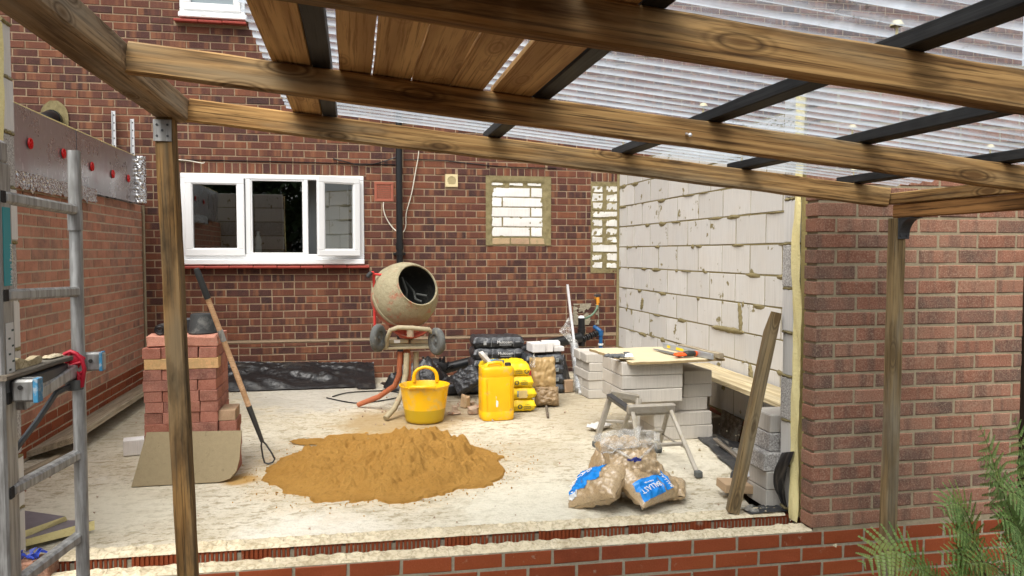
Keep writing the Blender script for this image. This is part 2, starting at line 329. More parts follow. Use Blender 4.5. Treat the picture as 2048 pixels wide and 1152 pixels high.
def spot(cx, cy, rad, colr, a=.9, soft=.55):
    global cc
    s = k.sep(v)
    dx = k.math('SUBTRACT', s[0], cx); dy = k.math('SUBTRACT', s[1], cy)
    d = k.math('SQRT', k.math('ADD', k.math('MULTIPLY', dx, dx), k.math('MULTIPLY', dy, dy)))
    d = k.math('ADD', k.math('DIVIDE', d, rad), k.math('MULTIPLY', k.math('SUBTRACT', n1, .5), 1.5))
    cc = k.mix(k.ramp(d, [(soft, a), (1.0, 0)]), cc, colr)
spot(-1.7, 6.9, 1.3, (.33, .28, .19), .55); spot(2.3, 6.3, 1.3, (.36, .30, .20), .55); spot(.9, 8.1, 1.5, (.30, .26, .19), .6); spot(-1.3, 4.3, .5, (.72, .68, .54), .6); spot(.9, 3.95, .6, (.76, .73, .60), .6); spot(2.0, 4.7, .5, (.70, .66, .54), .5); spot(-.2, 3.75, .4, (.78, .75, .66), .6); spot(1.15, 5.0, .45, (.38, .32, .21), .4)
spot(.35, 6.15, .62, (.36, .24, .095), .75); spot(.1, 5.55, .45, (.42, .28, .11), .5); spot(-.66, 4.75, .13, (.42, .23, .05), .9)
spot(.9, 6.45, .5, (.30, .22, .12), .7); spot(.15, 4.9, .95, (.50, .34, .14), .35, .7); spot(1.3, 7.4, 1.1, (.27, .21, .13), .5)
spot(-.3, 7.4, .9, (.40, .38, .34), .6)
k.pr(cc, .9, k.bump(n3, .35, .004, k.bump(fl2, .8, .012, k.bump(n2, .6, .012, k.bump(fl, .6, .014)))), spec=.2); MAT['concrete'] = k.m
k = NT('building_sand'); v = k.obj(); n1 = k.noise(v, 6, 5, .6); n2 = k.noise(v, 60, 5, .75); n3 = k.noise(v, 260, 3, .7)
cc = k.mix(n1, (.43, .215, .046), (.66, .37, .10)); cc = k.mix(k.ramp(n2, [(.32, .55), (.46, 0)]), cc, (.28, .155, .042)); cc = k.mix(k.ramp(n2, [(.58, 0), (.75, .5)]), cc, (.54, .34, .12))  # darker hollows stand in for tiny shadows among the grains
k.pr(cc, .95, k.bump(n3, .8, .006, k.bump(n2, 1.0, .03)), spec=.1); MAT['sand'] = k.m
k = NT('trug_yellow'); s = k.sep(k.tc.outputs['Object']); v = k.obj(); n1 = k.noise(v, 14, 5, .65)
cc = k.mix(k.ramp(n1, [(.52, 0), (.62, .5)]), (.84, .47, .006), (.58, .43, .15))
lev = k.math('SUBTRACT', .112, s[2]); cc = k.mix(k.ramp(lev, [(.0, 0), (.004, .9)]), cc, (.45, .31, .012))
k.pr(cc, .38, k.bump(n1, .06, .004), spec=.4, Subsurface_Weight=.0); MAT['trug'] = k.m
MAT['jerry'] = m_plain('yellow_jerrycan', (.84, .46, .004), .45, 0, .07, 12, .06, (.56, .42, .16), .565)
# mixer drum, crusted with dried mortar over red paint
k = NT('crusted_drum'); v = k.obj(); n1 = k.noise(v, 7, 6, .68); n2 = k.noise(v, 30, 5, .7)
cc = k.mix(n2, (.25, .215, .125), (.43, .385, .26)); cc = k.mix(k.ramp(k.noise(v, 11, 6, .72), [(.54, 0), (.62, .7)]), cc, (.43, .14, .09))
cc = k.mix(k.ramp(n1, [(.33, .6), (.45, 0)]), cc, (.20, .18, .12))
k.pr(cc, .9, k.bump(n2, .8, .012, k.bump(n1, .6, .02)), spec=.15); MAT['drum'] = k.m
MAT['drum_red'] = m_plain('red_drum_paint', (.42, .12, .08), .75, 0, .25, 9, .5, (.36, .30, .2), .54, fine=40)
MAT['drum_in'] = m_plain('drum_inside', (.06, .062, .056), .8, 0, .4, 10, .5, (.15, .15, .13), .6)
MAT['mixer_red'] = m_plain('mixer_red_paint', (.45, .085, .05), .65, 0, .25, 18, .4, (.36, .30, .20), .52, fine=50)
MAT['mixer_orange'] = m_plain('mixer_orange_paint', (.42, .13, .06), .65, 0, .3, 22, .4, (.36, .27, .17), .55, fine=50)
MAT['mixer_crust'] = m_plain('mortar_crusted_tube', (.36, .31, .20), .9, 0, .3, 22, .8, (.36, .12, .07), .60, fine=40)
MAT['handle_red'] = m_plain('handle_red_paint', (.62, .05, .045), .5, 0, .15)
MAT['rubber'] = m_plain('dusty_rubber', (.10, .105, .10), .85, 0, .4, 18, .6, (.22, .22, .19), .58, fine=45)
MAT['rubber_bucket'] = m_plain('black_rubber', (.028, .03, .03), .7, 0, .3, 9, .2, (.12, .12, .11), .60)
MAT['chipboard'] = m_plain('chipboard', (.27, .215, .125), .9, 0, .15, 40, .5, (.19, .15, .085), .6, fine=160)
MAT['osb_top'] = m_plain('mortar_dusted_board', (.60, .51, .33), .9, 0, .12, 8, .5, (.30, .22, .10), .62, fine=70)
MAT['osb_edge'] = m_plain('board_edge', (.30, .22, .11), .9, 0, .4, 30, .5)
MAT['brass'] = m_plain('orange_fitting', (.65, .26, .02), .4, .2, .1)
MAT['hose'] = m_plain('green_hose', (.12, .20, .13), .5)
MAT['blue_pipe'] = m_plain('blue_pipe', (.012, .09, .24), .4, 0, .1)
MAT['white_dust'] = m_plain('white_dust', (.60, .58, .54), .9, 0, .15, 20, .4)
MAT['glove'] = m_plain('grey_glove', (.10, .105, .11), .7, 0, .25, 25, .4)
MAT['orange'] = m_plain('orange_grip', (.75, .10, .015), .45)
MAT['blade'] = m_plain('saw_blade', (.20, .21, .22), .45, .6, .2)
MAT['level'] = m_plain('spirit_level', (.44, .47, .50), .4, .5, .15, 10, .05)
MAT['card'] = m_plain('cardboard', (.43, .30, .18), .9)
MAT['tin'] = m_plain('tin', (.62, .62, .62), .3, .6)
MAT['soil'] = m_plain('garden_soil', (.09, .065, .045), .95, 0, .4, 3, .8)
MAT['rubble'] = m_plain('rubble', (.40, .30, .22), .95, 0, .35, 20, .8, (.40, .14, .09), .55)
MAT['blue_glass'] = m_plain('blue_plastic_scrap', (.03, .06, .36), .3, 0, .3, 40)
MAT['dpm'] = m_plain('dusty_membrane', (.035, .036, .038), .4, 0, .4, 10, .5, (.40, .38, .33), .54)
MAT['purple_face'] = m_plain('offcut_face', (.20, .175, .19), .6, 0, .2, 30, .1)
k = NT('fern_leaf'); r = k.rnd(); v = k.obj(); n1 = k.noise(v, 6, 3)
cc = k.mix(r, (.085, .17, .035), (.21, .31, .09)); cc = k.mix(k.ramp(n1, [(.5, 0), (.7, .7)]), cc, (.24, .26, .06))
p = k.n('BsdfPrincipled'); k.put(p.inputs['Base Color'], cc); p.inputs['Roughness'].default_value = .5
t2 = k.n('BsdfTranslucent'); k.put(t2.inputs[0], k.mix(.5, cc, (.22, .33, .05))); ms = k.n('MixShader'); ms.inputs[0].default_value = .3
k.l(p.outputs[0], ms.inputs[1]); k.l(t2.outputs[0], ms.inputs[2]); k.l(ms.outputs[0], k.out.inputs['Surface']); MAT['fern'] = k.m
MAT['fern_stem'] = m_plain('fern_stem', (.10, .065, .025), .6)
MAT['bark'] = m_plain('bark', (.09, .06, .04), .9, 0, .4, 8, .8)
MAT['leaf'] = m_plain('tree_leaf', (.035, .065, .018), .8, 0, .5, 2)
MAT['fence'] = m_wood('fence_timber', (.05, .035, .025), (.08, .055, .04), (.02, .015, .01), .6, .5, None, .8)
MAT['bottle'] = m_plain('clear_bottle', (.45, .50, .50), .15, 0, .3, 30, .1)
# ---------------------------------------------------------------- mesh helpers
LOC = {}
class MB:
    def __init__(self): self.v = []; self.f = []; self.mi = []
    def add(self, vs, fs, mi=0):
        o = len(self.v); self.v += [tuple(p) for p in vs]; self.f += [tuple(i + o for i in q) for q in fs]; self.mi += [mi] * len(fs); return self
    def box(self, c, s, ch=0.0, M=None, mi=0):
        x, y, z = s[0] / 2, s[1] / 2, s[2] / 2
        if ch <= 0:
            vs = [(sx * x, sy * y, sz * z) for sx in (-1, 1) for sy in (-1, 1) for sz in (-1, 1)]
            fs = [(0, 1, 3, 2), (4, 6, 7, 5), (0, 4, 5, 1), (2, 3, 7, 6), (0, 2, 6, 4), (1, 5, 7, 3)]
        else:
            ch = min(ch, x * .9, y * .9, z * .9)
            vs, idx = [], {}
            for sx in (-1, 1):
                for sy in (-1, 1):
                    for sz in (-1, 1):
                        for a in range(3):
                            p = [sx * x, sy * y, sz * z]
                            for b in range(3):
                                if b != a: p[b] -= (sx, sy, sz)[b] * ch
                            idx[(sx, sy, sz, a)] = len(vs); vs.append(p)
            I = lambda sx, sy, sz, a: idx[(sx, sy, sz, a)]
            fs = []
            for s1 in (-1, 1):
                q = [I(s1, -1, -1, 0), I(s1, 1, -1, 0), I(s1, 1, 1, 0), I(s1, -1, 1, 0)]; fs.append(q if s1 > 0 else q[::-1])
                q = [I(-1, s1, -1, 1), I(-1, s1, 1, 1), I(1, s1, 1, 1), I(1, s1, -1, 1)]; fs.append(q if s1 > 0 else q[::-1])
                q = [I(-1, -1, s1, 2), I(1, -1, s1, 2), I(1, 1, s1, 2), I(-1, 1, s1, 2)]; fs.append(q if s1 > 0 else q[::-1])
            for a, b in ((-1, -1), (-1, 1), (1, -1), (1, 1)):
                fs.append((I(-1, a, b, 1), I(1, a, b, 1), I(1, a, b, 2), I(-1, a, b, 2)))
                fs.append((I(a, -1, b, 0), I(a, 1, b, 0), I(a, 1, b, 2), I(a, -1, b, 2)))
                fs.append((I(a, b, -1, 0), I(a, b, 1, 0), I(a, b, 1, 1), I(a, b, -1, 1)))
                for c_ in (-1, 1):
                    pass
            for sx in (-1, 1):
                for sy in (-1, 1):
                    for sz in (-1, 1): fs.append((I(sx, sy, sz, 0), I(sx, sy, sz, 1), I(sx, sy, sz, 2)))
        C_ = Vector(c)
        vs = [(M @ Vector(p) if M is not None else Vector(p)) + C_ for p in vs]
        return self.add(vs, fs, mi)
    def tube(self, pts, r, n=8, caps=True, mi=0):
        pts = [Vector(p) for p in pts]; rs = r if isinstance(r, (list, tuple)) else [r] * len(pts)
        vs = []; up = None
        for i, p in enumerate(pts):
            t = (pts[min(i + 1, len(pts) - 1)] - pts[max(i - 1, 0)]).normalized()
            if up is None: up = t.orthogonal().normalized()
            up = (up - t * up.dot(t))
            up = up.normalized() if up.length > 1e-6 else t.orthogonal().normalized()
            w = t.cross(up)
            for j in range(n):
                a = 2 * math.pi * j / n; vs.append(p + (up * math.cos(a) + w * math.sin(a)) * rs[i])
        fs = [(i * n + j, i * n + (j + 1) % n, (i + 1) * n + (j + 1) % n, (i + 1) * n + j) for i in range(len(pts) - 1) for j in range(n)]
        if caps: fs += [tuple(range(n))[::-1], tuple((len(pts) - 1) * n + j for j in range(n))]
        return self.add(vs, fs, mi)
    def lathe(self, prof, n=24, M=None, mi=0, close=False):
        vs = []
        for r_, z in prof:
            for j in range(n):
                a = 2 * math.pi * j / n; vs.append(Vector((r_ * math.cos(a), r_ * math.sin(a), z)))
        if M is not None: vs = [M @ p for p in vs]
        fs = [(i * n + j, i * n + (j + 1) % n, (i + 1) * n + (j + 1) % n, (i + 1) * n + j) for i in range(len(prof) - 1) for j in range(n)]
        if close: fs += [tuple(range(n))[::-1], tuple((len(prof) - 1) * n + j for j in range(n))]
        return self.add(vs, fs, mi)
    def grid(self, fn, nu, nv, mi=0, keep=None):
        vs = [fn(i / nu, j / nv) for i in range(nu + 1) for j in range(nv + 1)]
        fs = []
        for i in range(nu):
            for j in range(nv):
                q = (i * (nv + 1) + j, (i + 1) * (nv + 1) + j, (i + 1) * (nv + 1) + j + 1, i * (nv + 1) + j + 1)
                if keep is None or any(keep(vs[x]) for x in q): fs.append(q)
        return self.add(vs, fs, mi)
    def prism(self, poly, d0, d1, M=None, mi=0):
        """polygon in local XZ pushed along local Y from d0 to d1"""
        n = len(poly); vs = [Vector((x, d0, z)) for x, z in poly] + [Vector((x, d1, z)) for x, z in poly]
        if M is not None: vs = [M @ p for p in vs]
        fs = [tuple(range(n)), tuple(range(2 * n - 1, n - 1, -1))] + [(i, i + n, (i + 1) % n + n, (i + 1) % n) for i in range(n)]
        return self.add(vs, fs, mi)
    def mesh(self, name, mats, off=(0, 0, 0), smooth=None):
        me = bpy.data.meshes.new(name); o = Vector(off)
        me.from_pydata([tuple(Vector(p) - o) for p in self.v], [], self.f)
        for m in (mats if isinstance(mats, (list, tuple)) else [mats]): me.materials.append(MAT[m] if isinstance(m, str) else m)
        if any(self.mi): me.polygons.foreach_set('material_index', self.mi)
        me.validate(); me.update()
        if smooth is not None:
            bm = bmesh.new(); bm.from_mesh(me); bmesh.ops.recalc_face_normals(bm, faces=bm.faces[:]); bm.to_mesh(me); bm.free()
            me.polygons.foreach_set('use_smooth', [True] * len(me.polygons)); me.set_sharp_from_angle(angle=R(smooth))
        return me
    def build(self, name, mats, parent=None, smooth=None, label=None, kind=None, origin=None):
        off = LOC.get(parent, (0, 0, 0)) if parent is not None else (0, 0, 0)
        org = Vector(origin) if origin is not None else Vector(off)
        me = self.mesh(name, mats, org, smooth)
        o = bpy.data.objects.new(name, me); col.objects.link(o)
        if parent is not None: o.parent = parent
        o.location = org - Vector(off); LOC[o] = tuple(org)
        if label: o['label'] = label
        if kind: o['kind'] = kind
        return o
def link(me, name, loc, parent=None, rot=(0, 0, 0), scale=(1, 1, 1), label=None, M=None):
    o = bpy.data.objects.new(name, me); col.objects.link(o); off = Vector(LOC.get(parent, (0, 0, 0))) if parent is not None else Vector((0, 0, 0))
    if parent is not None: o.parent = parent
    o.location = Vector(loc) - off
    if M is not None: o.rotation_euler = M.to_euler()
    else: o.rotation_euler = rot
    o.scale = scale; LOC[o] = tuple(loc)
    if label: o['label'] = label
    return o
def tag(o, label, cat, group=None):
    o['label'] = label; o['category'] = cat
    if group: o['group'] = group
    return o
def thing(name, label, cat, loc, group=None):
    o = bpy.data.objects.new(name, None); col.objects.link(o); o.location = loc; o.empty_display_size = .05; LOC[o] = tuple(loc)
    return tag(o, label, cat, group)
def frame(d, up=(0, 0, 1)):
    """rotation whose local X runs along d and local Z is as near up as can be"""
    x = Vector(d).normalized(); z = Vector(up); z = (z - x * z.dot(x)).normalized(); y = z.cross(x)
    return Matrix((x, y, z)).transposed()
def beam(name, p0, p1, w, h, mat, parent=None, up=(0, 0, 1), ch=.004, wob=.0015, seg=10, label=None, twist=0.0, skew=0.0):
    """sawn timber from p0 to p1 (centre line), own object, grain on local X"""
    p0, p1 = Vector(p0), Vector(p1); L = (p1 - p0).length; F = frame(p1 - p0, up)
    sec = [(-w / 2 + ch, -h / 2), (w / 2 - ch, -h / 2), (w / 2, -h / 2 + ch), (w / 2, h / 2 - ch), (w / 2 - ch, h / 2), (-w / 2 + ch, h / 2), (-w / 2, h / 2 - ch), (-w / 2, -h / 2 + ch)]
    b = MB(); vs = []; s0 = random.uniform(0, 99)
    for i in range(seg + 1):
        t = i / seg; a = twist * (t - .5)
        dy = noise.noise((s0, t * 2.5, 0)) * wob * 3; dz = noise.noise((s0, t * 2.5, 7)) * wob * 3
        for y, z in sec:
            yy, zz = y * math.cos(a) - z * math.sin(a), y * math.sin(a) + z * math.cos(a)
            e = 1 + noise.noise((s0 + y * 9, t * 14, z * 9)) * wob * 4 / max(w, .02)
            vs.append(((t - .5) * L + (skew * z if i in (0, seg) else 0), yy * e + dy, zz * e + dz))
    n = 8; fs = [(i * n + j, (i + 1) * n + j, (i + 1) * n + (j + 1) % n, i * n + (j + 1) % n) for i in range(seg) for j in range(n)]
    fs += [tuple(range(n)), tuple(seg * n + j for j in range(n))[::-1]]
    b.add(vs, fs)
    me = b.mesh(name, mat, (0, 0, 0), 25)
    return link(me, name, tuple((p0 + p1) / 2), parent, M=F, label=label)
def text(s, size, loc, M, mat, parent, name='lettering', ext=.0008, align='CENTER', sx=1.0):
    cu = bpy.data.curves.new(name, 'FONT'); cu.body = s; cu.size = size; cu.extrude = ext; cu.align_x = align; cu.align_y = 'CENTER'; cu.resolution_u = 2
    t = bpy.data.objects.new('tmp', cu); col.objects.link(t); dg = bpy.context.evaluated_depsgraph_get(); dg.update()
    me = bpy.data.meshes.new_from_object(t.evaluated_get(dg)); bpy.data.objects.remove(t); bpy.data.curves.remove(cu)
    me.materials.clear(); me.materials.append(MAT[mat])
    return link(me, name, loc, parent, M=M, scale=(sx, 1, 1))
def face_m(right, up):
    """text orientation: glyphs run along right, stand along up"""
    x = Vector(right).normalized(); y = Vector(up); y = (y - x * y.dot(x)).normalized(); return Matrix((x, y, x.cross(y))).transposed()
def fbm(x, y, z=0, o=4): 
    s = 0; a = 1; f = 1
    for _ in range(o): s += a * noise.noise((x * f, y * f, z)); a *= .5; f *= 2.03
    return s
def pillow(sx, sy, sz, n=18, wr=.012, seed=0, flat=.55, ex=2.6, pw=.45):
    """filled bag: half-sizes sx, sy, sz; under side flatter"""
    b = MB()
    def h(u, v): return (max(0, 1 - abs(u) ** ex) * max(0, 1 - abs(v) ** ex)) ** pw
    def top(s):
        def fn(i, j):
            u = -1 + 2 * i; v = -1 + 2 * j
            H = h(u, v)
            x = u * sx * (1 + .04 * noise.noise((u * 2, v * 2, seed))); y = v * sy * (1 + .05 * noise.noise((u * 2, v * 2, seed + 5)))
            k_ = 1 - .06 * (1 - abs(u)) ; 
            z = s * sz * H * (flat if s < 0 else 1)
            w = wr * fbm(u * 3.2 + seed, v * 3.2, s * 3 + seed, 4)
            rid = wr * .8 * abs(noise.noise((u * 7 + seed, v * 3, 4))) * (abs(u) ** 2 + abs(v) ** 2)
            return Vector((x, y * k_, z + w * min(1, H + .3) + rid * (1 if s > 0 else -1) * (1 if H > .02 else 0)))
        return fn
    b.grid(top(1), n, n)
    o = len(b.f); b.grid(top(-1), n, n)
    b.f[o:] = [q[::-1] for q in b.f[o:]]
    return b
def xf(b, M, loc):
    L = Vector(loc); b.v = [tuple(M @ Vector(p) + L) for p in b.v]; return b
def rotz(a): return Matrix.Rotation(R(a), 3, 'Z')
def rotx(a): return Matrix.Rotation(R(a), 3, 'X')
def roty(a): return Matrix.Rotation(R(a), 3, 'Y')

# ---------------------------------------------------------------- brick laying
def face_brick_geo(w, h, d, ch=.004, jit=.0012, rng=random):
    """front face on y=0 looking -y, body behind it; back left open"""
    x, z = w / 2, h / 2
    j = lambda: rng.uniform(-jit, jit)
    vs = [(-x, d, -z), (x, d, -z), (x, d, z), (-x, d, z)]
    vs += [(-x + j(), ch, -z + j()), (x + j(), ch, -z + j()), (x + j(), ch, z + j()), (-x + j(), ch, z + j())]
    vs += [(-x + ch + j(), j(), -z + ch + j()), (x - ch + j(), j(), -z + ch + j()), (x - ch + j(), j(), z - ch + j()), (-x + ch + j(), j(), z - ch + j())]
    fs = []
    for k_ in (0, 4):
        for i in range(4): fs.append((k_ + i, k_ + (i + 1) % 4, k_ + 4 + (i + 1) % 4, k_ + 4 + i))
    fs.append((8, 9, 10, 11))
    return vs, fs
BV = {}
def brick_variants(mat, w, h, d, n=6, ch=.004, jit=.0015):
    key = (mat, w, h, d, ch)
    if key not in BV:
        L = []
        for _ in range(n):
            b = MB(); b.add(*face_brick_geo(w, h, d, ch, jit)); L.append(b.mesh('brick', mat))
        BV[key] = L
    return BV[key]
def clip_rects(x0, x1, z0, z1, holes):
    """what is left of a brick face once the openings are cut out of it"""
    out = [(x0, x1, z0, z1)]
    for hx0, hx1, hz0, hz1 in holes:
        nxt = []
        for a, b, c, d in out:
            if b <= hx0 or a >= hx1 or d <= hz0 or c >= hz1: nxt.append((a, b, c, d)); continue
            if a < hx0: nxt.append((a, hx0, c, d))
            if b > hx1: nxt.append((hx1, b, c, d))
            aa, bb = max(a, hx0), min(b, hx1)
            if c < hz0 - .015: nxt.append((aa, bb, c, hz0 - .004))
            if d > hz1 + .015: nxt.append((aa, bb, hz1 + .004, d))
        out = nxt
    return [r for r in out if r[1] - r[0] > .02 and r[3] - r[2] > .015]
def course_rects(u0, u1, zj, n, pitch, holes=(), L=.225, joint=.01, seed=1, header=.08, phase=0.0):
    rng = random.Random(seed); res = []
    for k_ in range(n):
        z0 = zj + k_ * pitch + joint / 2; z1 = zj + (k_ + 1) * pitch - joint / 2
        u = u0 - L + phase + (L / 2 if k_ % 2 else 0)
        while u < u1:
            segs = [(u, u + L)] if rng.random() > header else [(u, u + L / 2), (u + L / 2, u + L)]
            for a, b in segs:
                a2, b2 = max(a + joint / 2, u0), min(b - joint / 2, u1)
                if b2 - a2 > .02: res += clip_rects(a2, b2, z0, z1, holes)
            u += L
    return res
def lay(parent, rects, place, rot, mat, d=.04, limit=300, rank=None, jit=.0016, name='brick', ref=(.215, .065), ch=.004):
    """place(u, v, out) -> world point; the nearest `limit` pieces are parts, the rest one joined part"""
    if rank: rects = sorted(rects, key=rank)
    rng = random.Random(5)
    var = brick_variants(mat, ref[0], ref[1], d, 6, ch)
    Mr = Euler(rot).to_matrix()
    for i, (a, b, c, e) in enumerate(rects[:limit]):
        p = place((a + b) / 2, (c + e) / 2, rng.uniform(-jit, jit))
        o = link(var[i % len(var)], name, p, parent, scale=((b - a) / ref[0], 1, (e - c) / ref[1]),
                 rot=(rot[0] + rng.uniform(-.004, .004), rot[1] + rng.uniform(-.006, .006), rot[2] + rng.uniform(-.004, .004)))
    rest = rects[limit:]
    if rest:
        mb = MB()
        for a, b, c, e in rest:
            vs, fs = face_brick_geo(b - a, e - c, d, ch, .0015, rng)
            P = Vector(place((a + b) / 2, (c + e) / 2, rng.uniform(-jit, jit)))
            mb.add([Mr @ Vector(p) + P for p in vs], fs)
        mb.build(name + '_courses', mat, parent, kind='stuff')
# ================================================================ SETTING
g = MB(); g.grid(lambda i, j: (-150 + 300 * i, -150 + 300 * j, -.46), 2, 2); g.build('ground', 'soil', kind='structure')
# concrete slab, cut away along the right hand wall
def slab_edge_x(y):
    if y > 5.75: return 2.92
    pts = [(3.64, 2.02), (3.9, 2.08), (4.3, 2.34), (4.9, 2.46), (5.3, 2.52), (5.75, 2.60)]
    for (a, xa), (b_, xb) in zip(pts, pts[1:]):
        if a <= y <= b_: return xa + (xb - xa) * (y - a) / (b_ - a) + .02 * noise.noise((y * 6, 0, 3))
    return 2.02
b = MB(); NX, NY = 90, 90
ys = [3.645 + (8.365 - 3.645) * j / NY for j in range(NY + 1)]
def slab_pt(i, j):
    y = ys[round(j * NY)]; x = -2.055 + (slab_edge_x(y) + 2.055) * i
    return (x, y, .004 * fbm(x * 2.2, y * 2.2, 0, 4) - .002)
b.grid(slab_pt, NX, NY)
rim = []
for y in ys: rim.append((slab_edge_x(y), y))
o_ = len(b.v); 
for x, y in rim: b.v += [(x, y, 0), (x + .015, y, -.13), (x + .03, y, -.45)]
for j in range(NY):
    q = o_ + j * 3
    b.f += [(q, q + 3, q + 4, q + 1), (q + 1, q + 4, q + 5, q + 2)]; b.mi += [0, 0]
slab = b.build('concrete_slab', 'concrete', kind='structure', smooth=60)
b = MB(); b.grid(lambda i, j: (1.9 + 1.1 * i, 3.6 + 2.3 * j, -.26 + .05 * fbm(i * 3, j * 6)), 14, 24); b.build('trench_floor', 'soil', kind='structure', smooth=60)

# ================================================================ HOUSE
HY = 8.37
house = thing('brick_house', 'dark red brick back wall of the house with the white kitchen window', 'house', (0, HY, 0))
W1 = (-1.70, .117, 1.205, 2.128); SILL1 = (-1.70, .165, 1.172, 1.205)
W2 = (-1.675, -1.045, 3.66, 4.75); SILL2 = (-1.72, -1.03, 3.605, 3.66)
SOLD1 = (-1.72, .14, 2.134, 2.243); AIR = (.22, .427, 1.865, 2.077); VENT = (.97, 1.11, 2.03, 2.17)
BLK = (1.43, 2.12, 1.413, 2.148); SOLD2 = (1.455, 2.075, 2.15, 2.25); PATCH = (2.6, 2.94, 1.13, 2.115); SOLD3 = (2.60, 2.94, 2.12, 2.22)
FLUE = (-2.91, -2.75, 2.47, 2.72); BAND = (-2.05, 2.94, .393, .415)
holes = [W1, SILL1, W2, SILL2, SOLD1, AIR, VENT, BLK, SOLD2, PATCH, SOLD3, FLUE, BAND]
PIT = .0754; Z0 = .0466 - 2 * PIT
rects = course_rects(-4.6, 8.2, Z0, 74, PIT, holes, seed=3, header=.07, phase=.06)
def vis_rank(r):
    x, z = (r[0] + r[1]) / 2, (r[2] + r[3]) / 2
    pen = 0
    if z > 2.35 - .095 * x and x > -.3: pen += 40          # over the canopy line
    if z < .42: pen += 25
    if x < -2.05 or x > 2.93: pen += 60
    if r[1] - r[0] < .15: pen += 5
    if 0.1 < x < .75 and z < 1.15: pen += 6
    return pen + abs(x - .6) * .9 + abs(z - 1.3)
HP = lambda u, v, o: (u, HY + o, v)
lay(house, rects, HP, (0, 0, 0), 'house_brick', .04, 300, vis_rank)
# mortar behind the bricks, with the window openings left open
mb = MB()
def wall_sheet(mb, x0, x1, z0, z1, hs, y):
    xs = sorted({x0, x1, *[h[0] for h in hs], *[h[1] for h in hs]}); zs = sorted({z0, z1, *[h[2] for h in hs], *[h[3] for h in hs]})
    for a, b_ in zip(xs, xs[1:]):
        for c, d in zip(zs, zs[1:]):
            if any(a >= h[0] - 1e-6 and b_ <= h[1] + 1e-6 and c >= h[2] - 1e-6 and d <= h[3] + 1e-6 for h in hs): continue
            mb.add([(a, y, c), (b_, y, c), (b_, y, d), (a, y, d)], [(0, 1, 2, 3)])
wall_sheet(mb, -4.6, 8.2, -.3, 5.35, [W1, W2], HY + .0045)
for w in (W1, W2):
    mb.add([(w[0], HY + .0045, w[2]), (w[0], HY + .12, w[2]), (w[0], HY + .12, w[3]), (w[0], HY + .0045, w[3])], [(0, 1, 2, 3)])
    mb.add([(w[1], HY + .0045, w[2]), (w[1], HY + .12, w[2]), (w[1], HY + .12, w[3]), (w[1], HY + .0045, w[3])], [(0, 1, 2, 3)])
    mb.add([(w[0], HY + .0045, w[3]), (w[0], HY + .12, w[3]), (w[1], HY + .12, w[3]), (w[1], HY + .0045, w[3])], [(0, 1, 2, 3)])
mb.build('mortar', 'mortar', house)
b = MB(); b.grid(lambda i, j: (-2.05 + 4.98 * i, HY - .003 - .003 * math.sin(j * math.pi) + .002 * fbm(i * 60, j), .395 + .017 * j - .02 * (i - .5) * .3), 120, 3); b.build('damp_course_fillet', 'mortar', house, smooth=60)
# brick-on-end courses over the openings
for (x0, x1, z0, z1) in (SOLD1, SOLD2, SOLD3):
    n = max(1, round((x1 - x0) / .075)); st = (x1 - x0) / n
    vr = brick_variants('house_brick', .065, .1, .04)
    for i in range(n): link(vr[i % len(vr)], 'soldier_brick', (x0 + (i + .5) * st, HY + random.uniform(-.001, .001), (z0 + z1) / 2), house, scale=((st - .011) / .065, 1, (z1 - z0 - .008) / .1))
# back room seen through the panes
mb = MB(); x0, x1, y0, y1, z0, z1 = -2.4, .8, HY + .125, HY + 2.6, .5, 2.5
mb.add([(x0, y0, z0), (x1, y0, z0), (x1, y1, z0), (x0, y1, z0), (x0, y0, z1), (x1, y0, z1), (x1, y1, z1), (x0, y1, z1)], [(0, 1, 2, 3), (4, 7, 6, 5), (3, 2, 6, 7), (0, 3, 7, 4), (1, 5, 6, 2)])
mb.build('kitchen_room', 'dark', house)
mb = MB(); mb.box((0, HY + 3.2, 5.42), (13.4, 7.2, .12), .02); mb.box((0, HY - .2, 5.36), (13.4, .1, .1), .03); mb.build('eaves', 'white_pvc', house)
# kitchen window
def frame_ring(mb, x0, x1, z0, z1, w, y0, y1, ch=.006):
    mb.box(((x0 + x1) / 2, (y0 + y1) / 2, z0 + w / 2), (x1 - x0, y1 - y0, w), ch); mb.box(((x0 + x1) / 2, (y0 + y1) / 2, z1 - w / 2), (x1 - x0, y1 - y0, w), ch)
    mb.box((x0 + w / 2, (y0 + y1) / 2 + .0007, (z0 + z1) / 2), (w, y1 - y0, z1 - z0 - 2 * w + .006), ch); mb.box((x1 - w / 2, (y0 + y1) / 2 + .0007, (z0 + z1) / 2), (w, y1 - y0, z1 - z0 - 2 * w + .006), ch)
def bar(mb, x0, x1, z0, z1, y0, y1, ch=.005): mb.box(((x0 + x1) / 2, (y0 + y1) / 2, (z0 + z1) / 2), (x1 - x0, y1 - y0, z1 - z0), ch)
x0, x1, z0, z1 = W1; mb = MB(); z0f = z0 + .058
frame_ring(mb, x0 + .004, x1 - .004, z0f, z1, .05, HY - .012, HY + .06)
mb.box(((x0 + x1) / 2, HY - .012, z0 + .029), (x1 - x0 - .004, .11, .056), .008)             # sill member
bar(mb, -1.075, -1.025, z0f + .05, z1 - .05, HY - .0105, HY + .05); bar(mb, -.497, -.455, z0f + .05, z1 - .05, HY - .0105, HY + .05)
win = mb.build('window_frame', 'white_pvc', house)
mb = MB(); frame_ring(mb, -1.655, -1.083, z0f + .035, z1 - .035, .068, HY - .035, HY + .02); frame_ring(mb, -1.592, -1.146, z0f + .098, z1 - .098, .014, HY - .028, HY + .015, .004); mb.build('closed_casement', 'white_pvc', win)
